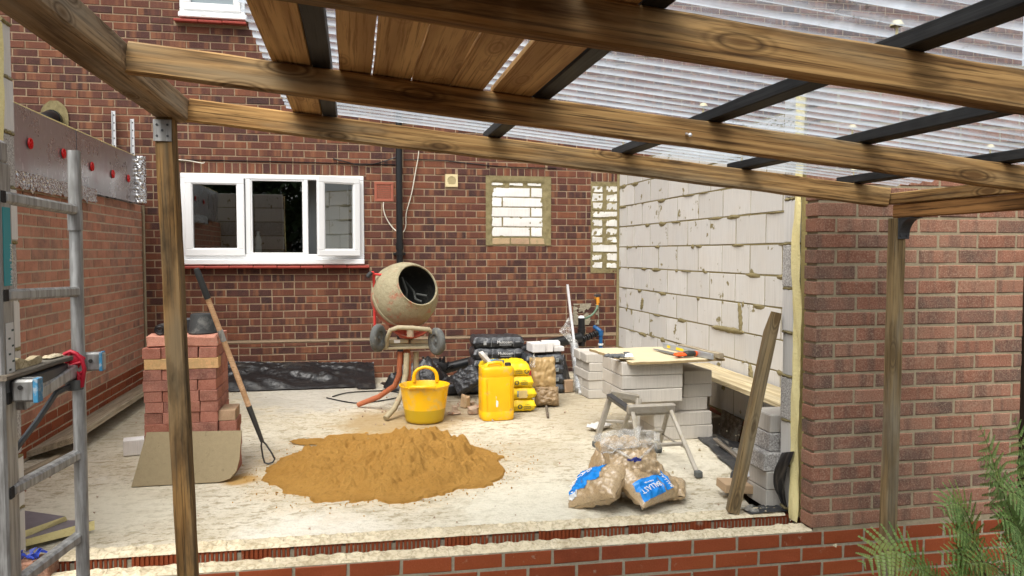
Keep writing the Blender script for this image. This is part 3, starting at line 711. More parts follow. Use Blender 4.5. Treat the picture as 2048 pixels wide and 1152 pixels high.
mb = MB(); mb.add([(-1.58, HY + .004, z0f + .10), (-1.155, HY + .004, z0f + .10), (-1.155, HY + .004, z1 - .10), (-1.58, HY + .004, z1 - .10)], [(0, 1, 2, 3)]); mb.build('pane', 'pane', win)
mb = MB(); frame_ring(mb, -1.025, -.497, z0f + .05, z1 - .05, .016, HY - .006, HY + .03, .004); mb.build('glazing_bead', 'white_pvc', win)
mb = MB(); mb.add([(-1.01, HY + .023, z0f + .066), (-.512, HY + .009, z0f + .066), (-.512, HY + .009, z1 - .066), (-1.01, HY + .023, z1 - .066)], [(0, 1, 2, 3)]); mb.build('pane', 'pane', win)
# open casement, hinged at its right edge and swung out a little
hx, hy = .056, HY - .025; cw = .455; ang = -9.0
Mc = rotz(-ang); 
def hinge(b): b.v = [tuple(Mc @ (Vector(p) - Vector((hx, hy, 0))) + Vector((hx, hy, 0))) for p in b.v]; return b
Mc = rotz(23.0)
b = MB(); frame_ring(b, hx - cw, hx, z0f + .03, z1 - .02, .066, hy - .05, hy); frame_ring(b, hx - cw + .062, hx - .062, z0f + .092, z1 - .082, .014, hy - .044, hy - .004, .004); cas = hinge(b).build('open_casement', 'white_pvc', win)
b = MB(); b.add([(hx - cw + .07, hy - .024, z0f + .10), (hx - .07, hy - .024, z0f + .10), (hx - .07, hy - .024, z1 - .09), (hx - cw + .07, hy - .024, z1 - .09)], [(0, 1, 2, 3)]); hinge(b).build('pane', 'pane', win)
b = MB(); b.lathe([(0, 0), (.034, .002), (.036, .02), (.036, .08), (.031, .10), (.036, .12), (.035, .16), (.014, .205), (.013, .225), (.015, .226), (.015, .24), (0, .24)], 16, Matrix.Translation((-.975, HY + .16, 1.31))); o = b.build('water_bottle', 'bottle', smooth=40); tag(o, 'clear plastic water bottle standing inside the middle window pane', 'bottle')
b = MB(); b.box((-.88, HY + .22, 1.30), (1.6, .2, .02), .004); b.build('inner_sill', 'white_pvc', win)
b = MB(); b.box((-.30, HY + .5, 1.7), (.5, .02, 1.0)); b.build('curtain', 'grey_print', win)
# sill tiles
n = 8
tm = []
for i in range(4):
    b = MB(); b.box((0, 0, 0), (.226, .15, .026), .006); tm.append(b.mesh('sill_tile', 'tile_red'))
for (a, c, zz, nn) in ((-1.70, .165, 1.187, 8), (-1.72, -1.03, 3.632, 3)):
    for i in range(nn):
        w = (c - a) / nn; link(tm[i % 4], 'sill_tile', (a + (i + .5) * w, HY - .01 + random.uniform(-.004, .004), zz + random.uniform(-.002, .002)), house, rot=(R(6), 0, random.uniform(-.01, .01)), scale=((w - .003) / .226, 1, 1))
# bedroom window
x0, x1, z0, z1 = W2; mb = MB(); frame_ring(mb, x0 + .004, x1 - .004, z0 + .055, z1, .05, HY - .012, HY + .06); mb.box(((x0 + x1) / 2 + .01, HY - .012, z0 + .027), (x1 - x0 + .02, .11, .053), .008)
win2 = mb.build('window_frame', 'white_pvc', house)
mb = MB(); frame_ring(mb, x0 + .04, x1 - .045, z0 + .085, z1 - .03, .07, HY - .032, HY + .02); mb.box((-1.44, HY - .068, z0 + .03), (.05, .004, .008)); mb.build('casement', 'white_pvc', win2)
mb = MB(); mb.add([(x0 + .1, HY + .002, z0 + .15), (x1 - .1, HY + .002, z0 + .15), (x1 - .1, HY + .002, z1 - .09), (x0 + .1, HY + .002, z1 - .09)], [(0, 1, 2, 3)]); mb.build('pane', 'pane_upper', win2)
# terracotta air brick: bars woven as a grid with square holes
x0, x1, z0, z1 = AIR; mb = MB(); frame_ring(mb, x0 + .003, x1 - .003, z0 + .003, z1 - .003, .026, HY - .008, HY + .03, .003)
for i in range(8):
    t = (i + .5) / 8; xx = x0 + .03 + (x1 - x0 - .06) * i / 7; zz = z0 + .03 + (z1 - z0 - .06) * i / 7
    mb.box((xx, HY + .006, (z0 + z1) / 2), (.0085, .02, z1 - z0 - .05)); mb.box(((x0 + x1) / 2, HY + .0055, zz), (x1 - x0 - .05, .018, .0085))
air = mb.build('air_brick', 'terracotta', house)
mb = MB(); mb.box(((x0 + x1) / 2, HY + .034, (z0 + z1) / 2), (x1 - x0 - .01, .01, z1 - z0 - .01)); mb.build('duct', 'dark', air)
# cream extractor vent: square plate, round louvred hole
x0, x1, z0, z1 = VENT; cx, cz = (x0 + x1) / 2, (z0 + z1) / 2; mb = MB(); N = 32; vs = []
for i in range(N):
    a = 2 * math.pi * i / N + math.pi / 4; c_, s_ = math.cos(a), math.sin(a); m_ = max(abs(c_), abs(s_))
    vs += [(cx + .066 * c_ / m_, HY - .018, cz + .066 * s_ / m_), (cx + .046 * c_, HY - .018, cz + .046 * s_), (cx + .046 * c_, HY + .02, cz + .046 * s_), (cx + .068 * c_ / m_, HY + .005, cz + .068 * s_ / m_)]
fs = []
for i in range(N):
    p, q = 4 * i, 4 * ((i + 1) % N); fs += [(p, q, q + 1, p + 1), (p + 1, q + 1, q + 2, p + 2), (p, p + 3, q + 3, q)]
mb.add(vs, fs)
for i in range(-4, 5):
    zz = i * .0098; ww = 2 * math.sqrt(max(0, .0455 ** 2 - zz ** 2)); mb.box((cx, HY - .010, cz + zz), (ww, .014, .0028), 0, rotx(35))
for sx in (-1, 1):
    for sz in (-1, 1): mb.tube([(cx + sx * .053, HY - .02, cz + sz * .053), (cx + sx * .053, HY - .016, cz + sz * .053)], .005, 8)
vent = mb.build('vent_grille', 'cream', house)
mb = MB(); mb.lathe([(.0, .0), (.047, .0)], 20, Matrix.Translation((cx, HY + .012, cz)) @ Matrix.Rotation(R(90), 4, 'X')); mb.build('vent_duct', 'dark', vent)
# downpipe
mb = MB(); mb.tube([(.478, 8.29, -.02), (.478, 8.29, 5.3)], .034, 16)
for zz in (1.36, 3.2): mb.tube([(.478, 8.29, zz), (.478, 8.29, zz + .07)], .041, 16)
dp = mb.build('downpipe', 'black_pipe', house, smooth=40)
mb = MB()
for zz in (1.30, 3.15):
    mb.tube([(.478, 8.29, zz), (.478, 8.29, zz + .03)], .043, 16); mb.box((.478, 8.345, zz + .015), (.13, .04, .028), .004)
mb.build('pipe_clip', 'black_pipe', dp, smooth=40)
def cable(name, pts, r, m, parent, n=24):
    P = [Vector(p) for p in pts]; out = []
    for i in range(len(P) - 1):
        a, b_, c, d = P[max(i - 1, 0)], P[i], P[i + 1], P[min(i + 2, len(P) - 1)]
        for t in [x / 6 for x in range(6)]:
            out.append(.5 * ((2 * b_) + (c - a) * t + (2 * a - 5 * b_ + 4 * c - d) * t * t + (3 * b_ - a - 3 * c + d) * t ** 3))
    out.append(P[-1]); mb = MB(); mb.tube(out, r, 6); return mb.build(name, m, parent, smooth=60)
cable('white_cable', [(.69, 8.35, 2.6), (.687, 8.35, 2.374), (.657, 8.352, 2.2), (.61, 8.35, 1.95), (.555, 8.352, 1.75), (.549, 8.35, 1.62), (.529, 8.345, 1.558), (.51, 8.335, 1.545)], .006, 'white_cable', house)
cable('white_cable', [(.318, 8.362, 1.86), (.316, 8.35, 1.788), (.345, 8.345, 1.69), (.408, 8.345, 1.594), (.45, 8.33, 1.556)], .006, 'white_cable', house)
cable('black_cable', [(-.20, 8.36, 2.305), (-.06, 8.352, 2.272), (.077, 8.35, 2.244), (.24, 8.35, 2.262), (.44, 8.35, 2.331), (.47, 8.33, 2.35)], .006, 'black_pipe', house)
cable('lead_flashing', [(-1.80, 8.364, 2.258), (-1.0, 8.364, 2.262), (.2, 8.364, 2.258), (.44, 8.364, 2.258)], .0045, 'black_pipe', house)
cable('lead_flashing', [(.53, 8.364, 2.31), (.9, 8.364, 2.315), (1.6, 8.364, 2.262), (2.2, 8.364, 2.258)], .0045, 'black_pipe', house)
cable('cable_end', [(-1.76, 8.35, 2.26), (-1.62, 8.35, 2.25), (-1.48, 8.345, 2.228), (-1.46, 8.33, 2.236)], .005, 'white_cable', house)
# blocked-up opening: white blocks in a rough mortar surround, buff bricks for a sill
bo = MB(); bo.grid(lambda i, j: (BLK[0] - .02 + (BLK[1] - BLK[0] + .04) * i, HY - .001 + .007 * fbm(i * 14, j * 15, 3) - (.012 if (i < .09 or i > .9 or j > .9) else 0), BLK[2] - .005 + (BLK[3] - BLK[2] + .02) * j), 46, 48)
opening = bo.build('blocked_opening', 'mortar_olive', house, smooth=60)
bm_ = brick_variants('block_white', .40, .094, .05, 4, .004, .003)
for k_ in range(5):
    zc = 1.505 + .1075 * k_ + .05
    for (a, c) in (((1.462, 1.905), (1.915, 2.042)) if k_ % 2 == 0 else ((1.462, 1.59), (1.60, 2.048))):
        link(bm_[(k_ + int(a * 3)) % 4], 'block', ((a + c) / 2, HY - .006, zc), opening, scale=((c - a - .006) / .4, 1, .102 / .1))
for (a, c, m_) in ((1.462, 1.62, 'block_patch'), (1.66, 1.83, 'block_patch'), (1.87, 2.03, 'block_patch')):
    link(brick_variants(m_, .16, .035, .05, 2, .005, .006)[0], 'block', ((a + c) / 2, HY - .004, 2.075), opening)
for i, (a, c) in enumerate(((1.47, 1.68), (1.69, 1.895), (1.905, 2.115))):
    link(brick_variants('buff_brick', .205, .065, .05, 3)[i], 'sill_brick', ((a + c) / 2, HY - .006, 1.452), opening)
# corner where an older wall was toothed in
bo = MB(); bo.grid(lambda i, j: (PATCH[0] + (PATCH[1] - PATCH[0]) * i, HY - .003 + .009 * fbm(i * 9, j * 22, 8), PATCH[2] - .03 + (PATCH[3] - PATCH[2] + .03) * j + (.02 * noise.noise((i * 9, 2, 2)) if j < .02 else 0)), 26, 64)
patch = bo.build('toothed_patch', 'mortar_olive', house, smooth=60)
zz = PATCH[2] + .02; k_ = 0
while zz < PATCH[3] - .05:
    hh = .092 if k_ % 3 else .075
    parts_ = [(2.61, 2.74), (2.775, 2.925)] if k_ % 4 != 2 else [(2.612, 2.925)]
    for a, c in parts_:
        vr = brick_variants('block_patch', .15, .08, .05, 5, .006, .006)
        link(vr[(k_ + int(a * 10)) % 5], 'block', ((a + c) / 2, HY - .006, zz + hh / 2), patch, scale=((c - a - .01) / .15, 1, (hh - .008) / .08))
    zz += hh + .008; k_ += 1
# flue hole
bo = MB(); bo.grid(lambda i, j: (-2.83 + .125 * (2 * i - 1) * math.sqrt(max(.08, 1 - (max(0, 2 * j - 1.0)) ** 3.0)), HY - .014 + .006 * fbm(i * 6, j * 6), 2.40 + .40 * j), 18, 18); bo.build('mortar_patch', 'mortar_olive', house, smooth=60)
bo = MB(); bo.tube([(-2.83, 8.40, 2.62), (-2.83, 8.30, 2.62), (-2.83, 8.24, 2.61), (-2.86, 8.18, 2.585), (-2.95, 8.1, 2.54), (-3.05, 8.02, 2.48)], [.072, .072, .075, .07, .062, .055], 14); fl = bo.build('flue_elbow', 'black_plastic', house, smooth=50)
bo = MB(); bo.tube([(-2.83, 8.325, 2.62), (-2.83, 8.275, 2.618)], .082, 14); bo.build('collar', 'black_pipe', fl, smooth=40)
# pipes and tap in the far right corner
bo = MB(); bo.tube([(2.66, HY, .815), (2.66, 8.29, .815)], .014, 8); bo.tube([(2.66, 8.29, .83), (2.66, 8.28, .77)], .022, 10); bo.tube([(2.66, 8.285, .775), (2.655, 8.28, .745)], .016, 8); tap = bo.build('garden_tap', 'brass', house, smooth=40)
bo = MB(); bo.box((2.66, 8.30, .855), (.085, .018, .016), .004); bo.box((2.66, 8.31, .835), (.03, .03, .03), .004); bo.build('tap_lever', 'steel_dark', tap)
hz = cable('tap_hose', [(2.655, 8.28, .75), (2.635, 8.26, .70), (2.58, 8.25, .64), (2.50, 8.25, .60)], .012, 'hose', house)
bo = MB(); bo.tube([(2.458, 8.24, .30), (2.458, 8.24, .61)], .038, 14); bo.tube([(2.458, 8.24, .45), (2.458, 8.24, .49)], .046, 14); bo.tube([(2.458, 8.24, .36), (2.458, 8.24, .39)], .046, 14)
for i in range(9):
    t = i / 8; p = Vector((2.47, 8.22, .375)).lerp(Vector((2.655, 8.25, .445)), t); q = Vector((2.47, 8.22, .375)).lerp(Vector((2.655, 8.25, .445)), min(1, t + .07)); bo.tube([p, q], .030 if i % 2 else .038, 12)
ws = bo.build('soil_pipe_branch', 'black_plastic', house, smooth=40)
bo = MB(); bo.lathe([(0, .026), (.02, .024), (.033, .012), (.036, 0)], 14, Matrix.Translation((2.455, 8.235, .61))); bo.build('pipe_cap', 'white_pvc', ws, smooth=50)
bo = MB(); bo.tube([(2.685, 8.25, .2), (2.685, 8.25, .46)], .021, 12); bo.tube([(2.685, 8.25, .41), (2.685, 8.25, .465)], .029, 12); bo.tube([(2.685, 8.25, .455), (2.66, 8.27, .475), (2.63, 8.32, .50)], .024, 10); bp_ = bo.build('water_pipe', 'blue_pipe', house, smooth=40)
bo = MB(); bo.tube([(2.685, 8.25, .30), (2.685, 8.25, .322)], .03, 12); bo.build('pipe_label', 'white_label', bp_, smooth=40)
bo = MB(); bo.grid(lambda i, j: (2.40 + .3 * i, HY - .006 + .003 * fbm(i * 9, j * 9), .52 + .24 * j), 44, 40, 0, lambda p: fbm(p[0] * 7, p[2] * 7, 4) > -.1); bo.build('mortar_smear', 'mortar_grey', house, smooth=60)
bo = MB(); bo.lathe([(0, -.008), (.03, -.009), (.045, 0)], 12, Matrix.Translation((2.22, HY, .985)) @ Matrix.Rotation(R(90), 4, 'X')); bo.build('filled_hole', 'mortar_grey', house, smooth=60)
# mortar fillet in the left corner
bo = MB(); bo.tube([(-2.047, HY - .012, 0 + .15 * i) for i in range(13)], [.016 + .005 * noise.noise((i, 4, 4)) for i in range(13)], 6); bo.build('corner_fillet', 'mortar_buff', house, smooth=60)

# ================================================================ LEFT BRICK WALL of the neighbour
LX = -2.06
lw_ = thing('brick_wall', "neighbour's red brick wall along the left with foil boards on top", 'wall', (LX, 6, 0))
LP = lambda u, v, o: (LX - o, u, v)
rl = course_rects(3.7, HY - .02, .012, 24, .0745, [(3.7, 9, .0, .235)], joint=.0125, seed=9, header=.03)
lay(lw_, rl, LP, (0, 0, R(90)), 'ext_brick', .04, 280, lambda r: abs((r[0] + r[1]) / 2 - 5.15) + (9 if r[1] < 5.3 else 0), .0009, ch=.0016)
rl2 = course_rects(4.2, HY - .02, .012, 3, .0745, [], seed=11, header=.02)
lay(lw_, rl2, LP, (0, 0, R(90)), 'eng_brick', .04, 14, lambda r: abs((r[0] + r[1]) / 2 - 5.15) + (9 if r[1] < 5.3 else 0), name='base_brick')
mb = MB(); mb.add([(LX - .0034, 3.64, -.05), (LX - .0034, HY, -.05), (LX - .0034, HY, 1.80), (LX - .0034, 3.64, 1.80)], [(0, 1, 2, 3)]); mb.box((LX - .075, 6.0, .875), (.1, 4.7, 1.85)); mb.build('mortar', 'mortar_left', lw_)
# insulation boards with red fixing discs
ins = thing('insulation_board', 'foil faced insulation board fixed with red discs above the left brick wall', 'insulation', (-2.0, 6.5, 1.78))
for (a, c) in ((4.3, 6.33), (6.336, 8.02)):
    mb = MB(); nn = 16
    def bp(i, j, a=a, c=c): return (-2.0 + .004 * fbm(i * 4, j * 3, a), a + (c - a) * i, 1.795 + .003 * i + (2.232 - 1.795) * j)
    mb.grid(bp, nn, 8); mb.add([(-2.0, a, 1.795), (-2.05, a, 1.795), (-2.05, a, 2.232), (-2.0, a, 2.232), (-2.0, c, 1.795), (-2.05, c, 1.795), (-2.05, c, 2.232), (-2.0, c, 2.232)], [(0, 1, 2, 3), (4, 7, 6, 5), (1, 5, 6, 2)])
    mb.build('foil_panel', 'foil', ins, smooth=60)
    mb = MB(); mb.box((-2.0255, (a + c) / 2, 2.236), (.052, c - a, .008), .001); mb.build('foam_core', 'foam', ins)
for y, z in ((5.462, 2.017), (6.041, 2.026), (6.648, 2.0), (7.188, 1.995), (7.652, 2.0)):
    mb = MB(); Mt = Matrix.Translation((-1.995, y, z)) @ Matrix.Rotation(R(90), 4, 'Y')
    mb.lathe([(0, .004), (.009, .004), (.010, .010), (.013, .010), (.015, .005), (.028, .005), (.030, .009), (.034, .009), (.036, .004), (.036, 0)], 20, Mt)
    for i in range(6):
        a = i * math.pi / 3; mb.box((-1.986, y + .02 * math.cos(a), z + .02 * math.sin(a)), (.006, .016, .003), 0, rotx(math.degrees(a)))
    mb.build('fixing_disc', 'red_disc', ins, smooth=35)
mb = MB(); mb.grid(lambda i, j: (-2.003 + .014 * noise.noise((i * 26, j * 4, 3)) + .012, 5.2 + 1.55 * i, 1.725 + .03 * noise.noise((i * 30, 5, 1)) * (1 if j < .1 else 0) + .105 * j), 60, 6); mb.build('foil_tape', 'foil_crumple', ins, smooth=60)
mb = MB(); mb.tube([(-2.0, 8.0, 1.80 + .044 * i) for i in range(11)], [.075 + .009 * noise.noise((i * 1.7, 3, 2)) for i in range(11)], 16); mb.build('foil_roll', 'foil_crumple', ins, smooth=60)
def strap(x, y, z0, z1):
    mb = MB(); mb.box((x, y, (z0 + z1) / 2), (.032, .004, z1 - z0), .001); mb.box((x - .016, y - .009, (z0 + z1) / 2), (.003, .02, z1 - z0)); mb.box((x + .016, y - .009, (z0 + z1) / 2), (.003, .02, z1 - z0))
    s_ = mb.build('starter_strap', 'galv_bright')
    mb = MB(); z = z0 + .05
    while z < z1 - .02: mb.box((x, y - .0028, z), (.010, .002, .014)); z += .075
    mb.build('slot', 'dark', s_); return s_
tag(strap(-2.289, 8.33, 1.8, 2.715), 'perforated steel starter strap farther left on the house wall', 'strap', 'steel starter straps')
tag(strap(-2.10, 8.25, 1.795, 2.63), 'perforated steel starter strap standing beside the foil roll', 'strap', 'steel starter straps')
mb = pillow(.17, .12, .07, 12, .02, 3, .6); xf(mb, rotz(80), (-2.30, 7.05, 2.25)); mb.build('plastic_sack', 'white_dust', smooth=60); tag(bpy.context.scene.objects['plastic_sack'], 'white plastic sack lying behind the top of the foil board', 'sack')
mb = MB(); mb.box((-2.45, 6.3, 1.0), (.5, 4.0, 2.28)); mb.build('wall_backing', 'mortar_grey', lw_)

# ================================================================ RIGHT BLOCK WALL
BX = 2.93
bw = thing('block_wall', 'wall of pale aerated blocks with squeezed mortar joints on the right', 'wall', (BX, 6.2, 0))
BP = lambda u, v, o: (BX + o, u, v)
rb = course_rects(3.69, HY - .005, .042, 10, .2248, [], L=.450, joint=.013, seed=21, header=.0, phase=.14)
rb += course_rects(3.69, HY - .005, .042 - .2248, 1, .2248, [(3.6, 6.4, -.4, .03)], L=.45, joint=.009, seed=22, header=0)
lay(bw, rb, BP, (0, 0, R(-90)), 'block', .06, 300, None, .0012, 'block', (.44, .2155), .0016)
bj = course_rects(3.69, 6.4, -.03 - .225, 4, .0735, [], seed=23, header=.05)
lay(bw, bj, BP, (0, 0, R(-90)), 'eng_brick', .04, 60, None, .0015, 'base_brick')
mb = MB(); mb.grid(lambda i, j: (BX + .0030 + .0009 * fbm(i * 40, j * 22, 5), 3.69 + (HY - 3.69) * i, -.32 + 2.62 * j), 160, 90); mb.build('mortar', 'mortar_olive', bw, smooth=60)
mb = MB(); mb.box((BX + .075, 6.03, 1.0), (.1, 4.68, 2.57)); mb.build('wall_core', 'block', bw)
# squeezed-out mortar lumps along the joints
rng = random.Random(4); mb = MB()
zj = [.042 + .2248 * k_ for k_ in range(11)]
for k_, z in enumerate(zj[:-1]):
    y = 3.8
    while y < 8.3:
        y += rng.uniform(.05, .9); ww = rng.uniform(.02, .14); dz = rng.uniform(.005, .024)
        s0 = rng.uniform(0, 50)
        def lump(i, j, y=y, z=z, ww=ww, dz=dz, s0=s0):
            a = 2 * math.pi * i; r_ = j; rr = 1 + .5 * noise.noise((math.cos(a) * 1.5 + s0, math.sin(a) * 1.5, 0))
            return (BX - .001 - .009 * (1 - r_ ** 2) * (1 + .4 * noise.noise((a, r_ * 3, s0))), y + ww * r_ * rr * math.cos(a), z - dz * .4 + dz * r_ * rr * math.sin(a))
        mb.grid(lump, 10, 2)
mb.build('mortar_squeeze', 'mortar_olive', bw, smooth=60, kind='stuff')
def smear(y0, z0, y1, z1, w, s0):
    mb = MB(); d = Vector((0, y1 - y0, z1 - z0)); L = d.length; d.normalize(); nrm = Vector((0, -d.z, d.y))
    def fn(i, j):
        t = i; e = (j - .5) * 2; ww = w * (.6 + .7 * abs(noise.noise((t * 5 + s0, e, 1)))) * (1 - abs(2 * t - 1) ** 6)
        p = Vector((BX - .002 - .014 * (1 - e * e) * (1 + .6 * noise.noise((t * 9, e * 2, s0))), y0, z0)) + d * (L * t) + nrm * (e * ww); return p
    mb.grid(fn, 24, 6); mb.build('mortar_smear', 'mortar_olive', bw, smooth=60)
smear(5.55, .94, 5.52, .715, .035, 3); smear(6.02, .712, 5.46, .718, .032, 7); smear(7.65, .74, 7.60, .86, .04, 1); smear(5.37, .49, 5.33, .30, .035, 9)
mb = MB(); mb.tube([(BX - .01, HY - .01, .1 * i) for i in range(24)], [.018 + .008 * noise.noise((i * 1.3, 9, 4)) for i in range(24)], 6); mb.build('corner_fillet', 'mortar_olive', bw, smooth=60)

# ================================================================ FRONT RETURN WALLS (brick, insulation, block)
FY = 3.345
def return_wall(name, label, x0, x1, sgn):
    """sgn +1: reveal on its left end (x0); -1: reveal on its right end (x1)"""
    t = thing(name, label, 'wall', ((x0 + x1) / 2, FY, 0))
    xr = x0 if sgn > 0 else x1
    rects = course_rects(x0, x1, .006, 30, .0752, [], seed=31, header=.0, phase=(x0 - math.floor(x0 / .225) * .225) * 0)
    # course_rects starts a brick early; line the quoin up so full and half bricks alternate at the reveal
    res = []
    rg = random.Random(6)
    for k_ in range(30):
        z0 = -.006 + k_ * .0752 + .006; z1 = z0 + .0630; u = 0.0; first = True
        while u < x1 - x0:
            L = .213 if not (first and k_ % 2) else .1005
            if not first and rg.random() < .06: L = .1005
            a, c = u, min(u + L, x1 - x0); first = False
            if c - a > .03: res.append((x0 + a, x0 + c, z0, z1) if sgn > 0 else (x1 - c, x1 - a, z0, z1))
            u += L + .012
    quoin = [r for r in res if (abs(r[0] - xr) < .001 or abs(r[1] - xr) < .001)]
    others = [r for r in res if r not in quoin]
    var = {}
    for r in quoin:                          # quoin bricks are whole boxes: their ends show in the reveal
        w = r[1] - r[0]; key = round(w, 3)
        if key not in var:
            L_ = []
            for _ in range(4):
                b = MB(); b.box((0, 0, 0), (w, .095, .063), .003); b.v = [tuple(Vector(p) + Vector((random.uniform(-.0012, .0012), random.uniform(-.0012, .0012), random.uniform(-.001, .001)))) for p in b.v]; L_.append(b.mesh('brick', 'pier_brick'))
            var[key] = L_
        link(random.choice(var[key]), 'brick', ((r[0] + r[1]) / 2 + random.uniform(-.0015, .0015), FY + .0475, (r[2] + r[3]) / 2), t, rot=(0, random.uniform(-.004, .004), 0))
    lay(t, others, lambda u, v, o: (u, FY + o, v), (0, 0, 0), 'pier_brick', .05, 255, lambda r: r[2], .0018)
    mb = MB(); inn = .012
    a, c = (x0 + inn, x1) if sgn > 0 else (x0, x1 - inn)
    mb.grid(lambda i, j: (a + (c - a) * i, FY + .0038 + .0014 * fbm(i * 30, j * 50), -.04 + 2.30 * j), 40, 120)
    mb.add([(a if sgn > 0 else c, FY + .006, .002), (a if sgn > 0 else c, FY + .095, .002), (a if sgn > 0 else c, FY + .095, 2.26), (a if sgn > 0 else c, FY + .006, 2.26)], [(0, 1, 2, 3)])
    mb.build('mortar', 'mortar_buff', t, smooth=40)
    # yellow foam in the cavity
    mb = MB(); e = .004
    def foam_face(i, j): return (xr - sgn * (.012 + .016 * fbm(i * 1.5, j * 9, 2) * .6 + (.02 * noise.noise((1, j * 4, 3)))), FY + .103 + .073 * i + .006 * noise.noise((i * 3, j * 12, 1)), -.01 + 2.26 * j)
    mb.grid(foam_face, 6, 70)
    xf_ = x1 if sgn > 0 else x0
    lo, hi = min(xr + sgn * .03, xf_), max(xr + sgn * .03, xf_)
    mb.box(((lo + hi) / 2, FY + .14, 1.12), (hi - lo, .07, 2.24)); mb.build('insulation', 'foam', t, smooth=60)
    # block leaf
    for k_ in range(10):
        z0 = .04 + k_ * .2248 - .01; hh = .2155
        m_ = 'block_rough' if k_ in (2, 7, 5) else 'block'
        b = MB(); b.box((0, 0, 0), (.44, .108, hh), .006)
        me_ = b.mesh('block', m_); off_ = sgn * random.uniform(-.006, .006)
        for q in range(2): link(me_, 'block', (xr + off_ + sgn * (.22 + .45 * q), FY + .236, z0 + hh / 2), t)
    mb = MB(); mb.box(((x0 + x1) / 2 + sgn * .01, FY + .236, 1.12), (x1 - x0 - .03, .098, 2.25)); mb.build('block_mortar', 'mortar_olive', t)
    rg = random.Random(2); mb = MB()
    for k_ in range(11):
        z = .03 + .2248 * k_ - .005; 
        mb.tube([(xr + sgn * .002, FY + .19 + .09 * i / 5, z + rg.uniform(-.004, .004)) for i in range(6)], [.005 + rg.uniform(0, .004) for _ in range(6)], 6)
    mb.build('mortar_squeeze', 'mortar_olive', t, smooth=60, kind='stuff')
    return t
pier = return_wall('brick_pier', 'dusty red brick front wall at the right with yellow foam in its cut end', 2.155, 3.325, 1)
stub = return_wall('cavity_wall', 'cut end of the cavity wall at the left edge showing white blocks and foam', -2.9, -1.385, -1)

# ================================================================ LOW FRONT WALL of red engineering bricks
low = thing('low_brick_wall', 'low wall of smooth red engineering bricks across the front', 'wall', (.5, FY, -.2))
re_ = course_rects(-2.9, 3.335, -.013 - 6 * .0752, 6, .0752, [], joint=.013, seed=41, header=.0, phase=.052)
lay(low, re_, lambda u, v, o: (u, FY - .006 + o, v), (0, 0, 0), 'eng_brick', .09, 170, lambda r: -r[2], .0014, ch=.002)
mb = MB(); mb.grid(lambda i, j: (-2.9 + 6.24 * i, FY - .0035, -.47 + .456 * j), 60, 6); mb.box((.2, FY + .05, -.245), (6.2, .085, .45)); mb.build('mortar', 'mortar_grey', low)
# bed of mortar on the outer leaf, with the ring marks of the bricks lifted off
def ring_marks(x, y, yc):
    h = 0; cx = round(x / .075) * .075
    d = math.hypot((x - cx) / .030, (y - yc) / .034); h += .009 * math.exp(-((d - 1) / .2) ** 2) * (1 if noise.noise((cx * 9, yc, 0)) > -.15 else .2)
    return h
def bed(name, x0, x1, y0, y1, z, nx, ny):
    mb = MB()
    def fn(i, j):
        x = x0 + (x1 - x0) * i; y = y0 + (y1 - y0) * j; e = 1 if .02 < j < .98 else 0
        return (x, y + (.005 * noise.noise((x * 24, j, 1)) if not e else 0), z + e * (.008 + ring_marks(x, y, (y0 + y1) / 2) + .004 * fbm(x * 16, y * 16)) - (0 if e else .001))
    mb.grid(fn, nx, ny); return mb.build(name, 'mortar_bed', low, smooth=50)
bed('mortar_bed', -1.42, 2.16, FY - .003, FY + .098, -.0165, 420, 14)
# inner leaf of ribbed bricks
def ribbed(w):
    b = MB(); n = 11; pr_ = []
    for i in range(n):
        a = -w / 2 + w * i / n; c = w / n
        pr_ += [(a + c * .08, 0), (a + c * .62, 0), (a + c * .70, .006), (a + c * .98, .006)]
    poly = pr_ + [(w / 2, .09), (-w / 2, .09)]
    vs = [(x, y, -.0325) for x, y in poly] + [(x, y, .0325) for x, y in poly]; N = len(poly)
    b.add(vs, [tuple(range(N)), tuple(range(2 * N - 1, N - 1, -1))] + [(i, (i + 1) % N, (i + 1) % N + N, i + N) for i in range(N)])
    return b.mesh('ribbed_brick', 'eng_brick')
rm = [ribbed(.213) for _ in range(3)]
x = -1.40
while x < 2.5:
    for k_ in range(3):
        link(rm[k_], 'ribbed_brick', (x + .107 + (.1125 if k_ % 2 else 0), 3.553 + random.uniform(-.002, .002), -.0385 - .0752 * k_), low, rot=(0, 0, random.uniform(-.006, .006)))
    x += .225
mb = MB(); mb.box((.55, 3.60, -.16), (4.2, .085, .28)); mb.build('inner_mortar', 'mortar_grey', low)
bed('mortar_bed', -1.42, 2.14, 3.549, 3.665, -.0052, 420, 14)
mb = MB(); mb.box((.55, 3.50, -.3), (4.2, .1, .1)); mb.build('cavity_fill', 'mortar_grey', low)
low.rotation_euler = (0, .0095, 0); low.location.z += .0095 * (2.16 - .5)
# ================================================================ CANOPY (low lean-to frame under clear corrugated sheets)
A0, SL = 1.8451, -.0949                  # top of the rafters: z = A0 + SL * x
zt = lambda x: A0 + SL * x
can = thing('timber_canopy', 'low timber canopy of brown beams roofed with clear corrugated sheets', 'canopy', (.9, 2, -.46))
rn = Vector((-SL, 0, 1)).normalized()
def rafter(y, h, mat, x0=-.598, x1=2.36, w=.045, wob=.0009):
    c = -h / 2
    return beam('rafter', (x0, y, zt(x0) + c), (x1, y, zt(x1) + c), w, h, mat, can, rn, .005, wob, 24, skew=.09)
rafter(3.122, .084, 'beam'); rafter(2.315, .084, 'beam'); rafter(1.425, .084, 'beam')
beam('side_beam', (-.648, -.6, 1.859), (-.648, 3.16, 1.859), .104, .084, 'beam_grey', can, (0, 0, 1), .006, .0009, 20)
beam('end_beam', (2.392, -.6, 1.573), (2.392, 3.15, 1.573), .045, .050, 'beam', can, (0, 0, 1), .004, .0009, 20)
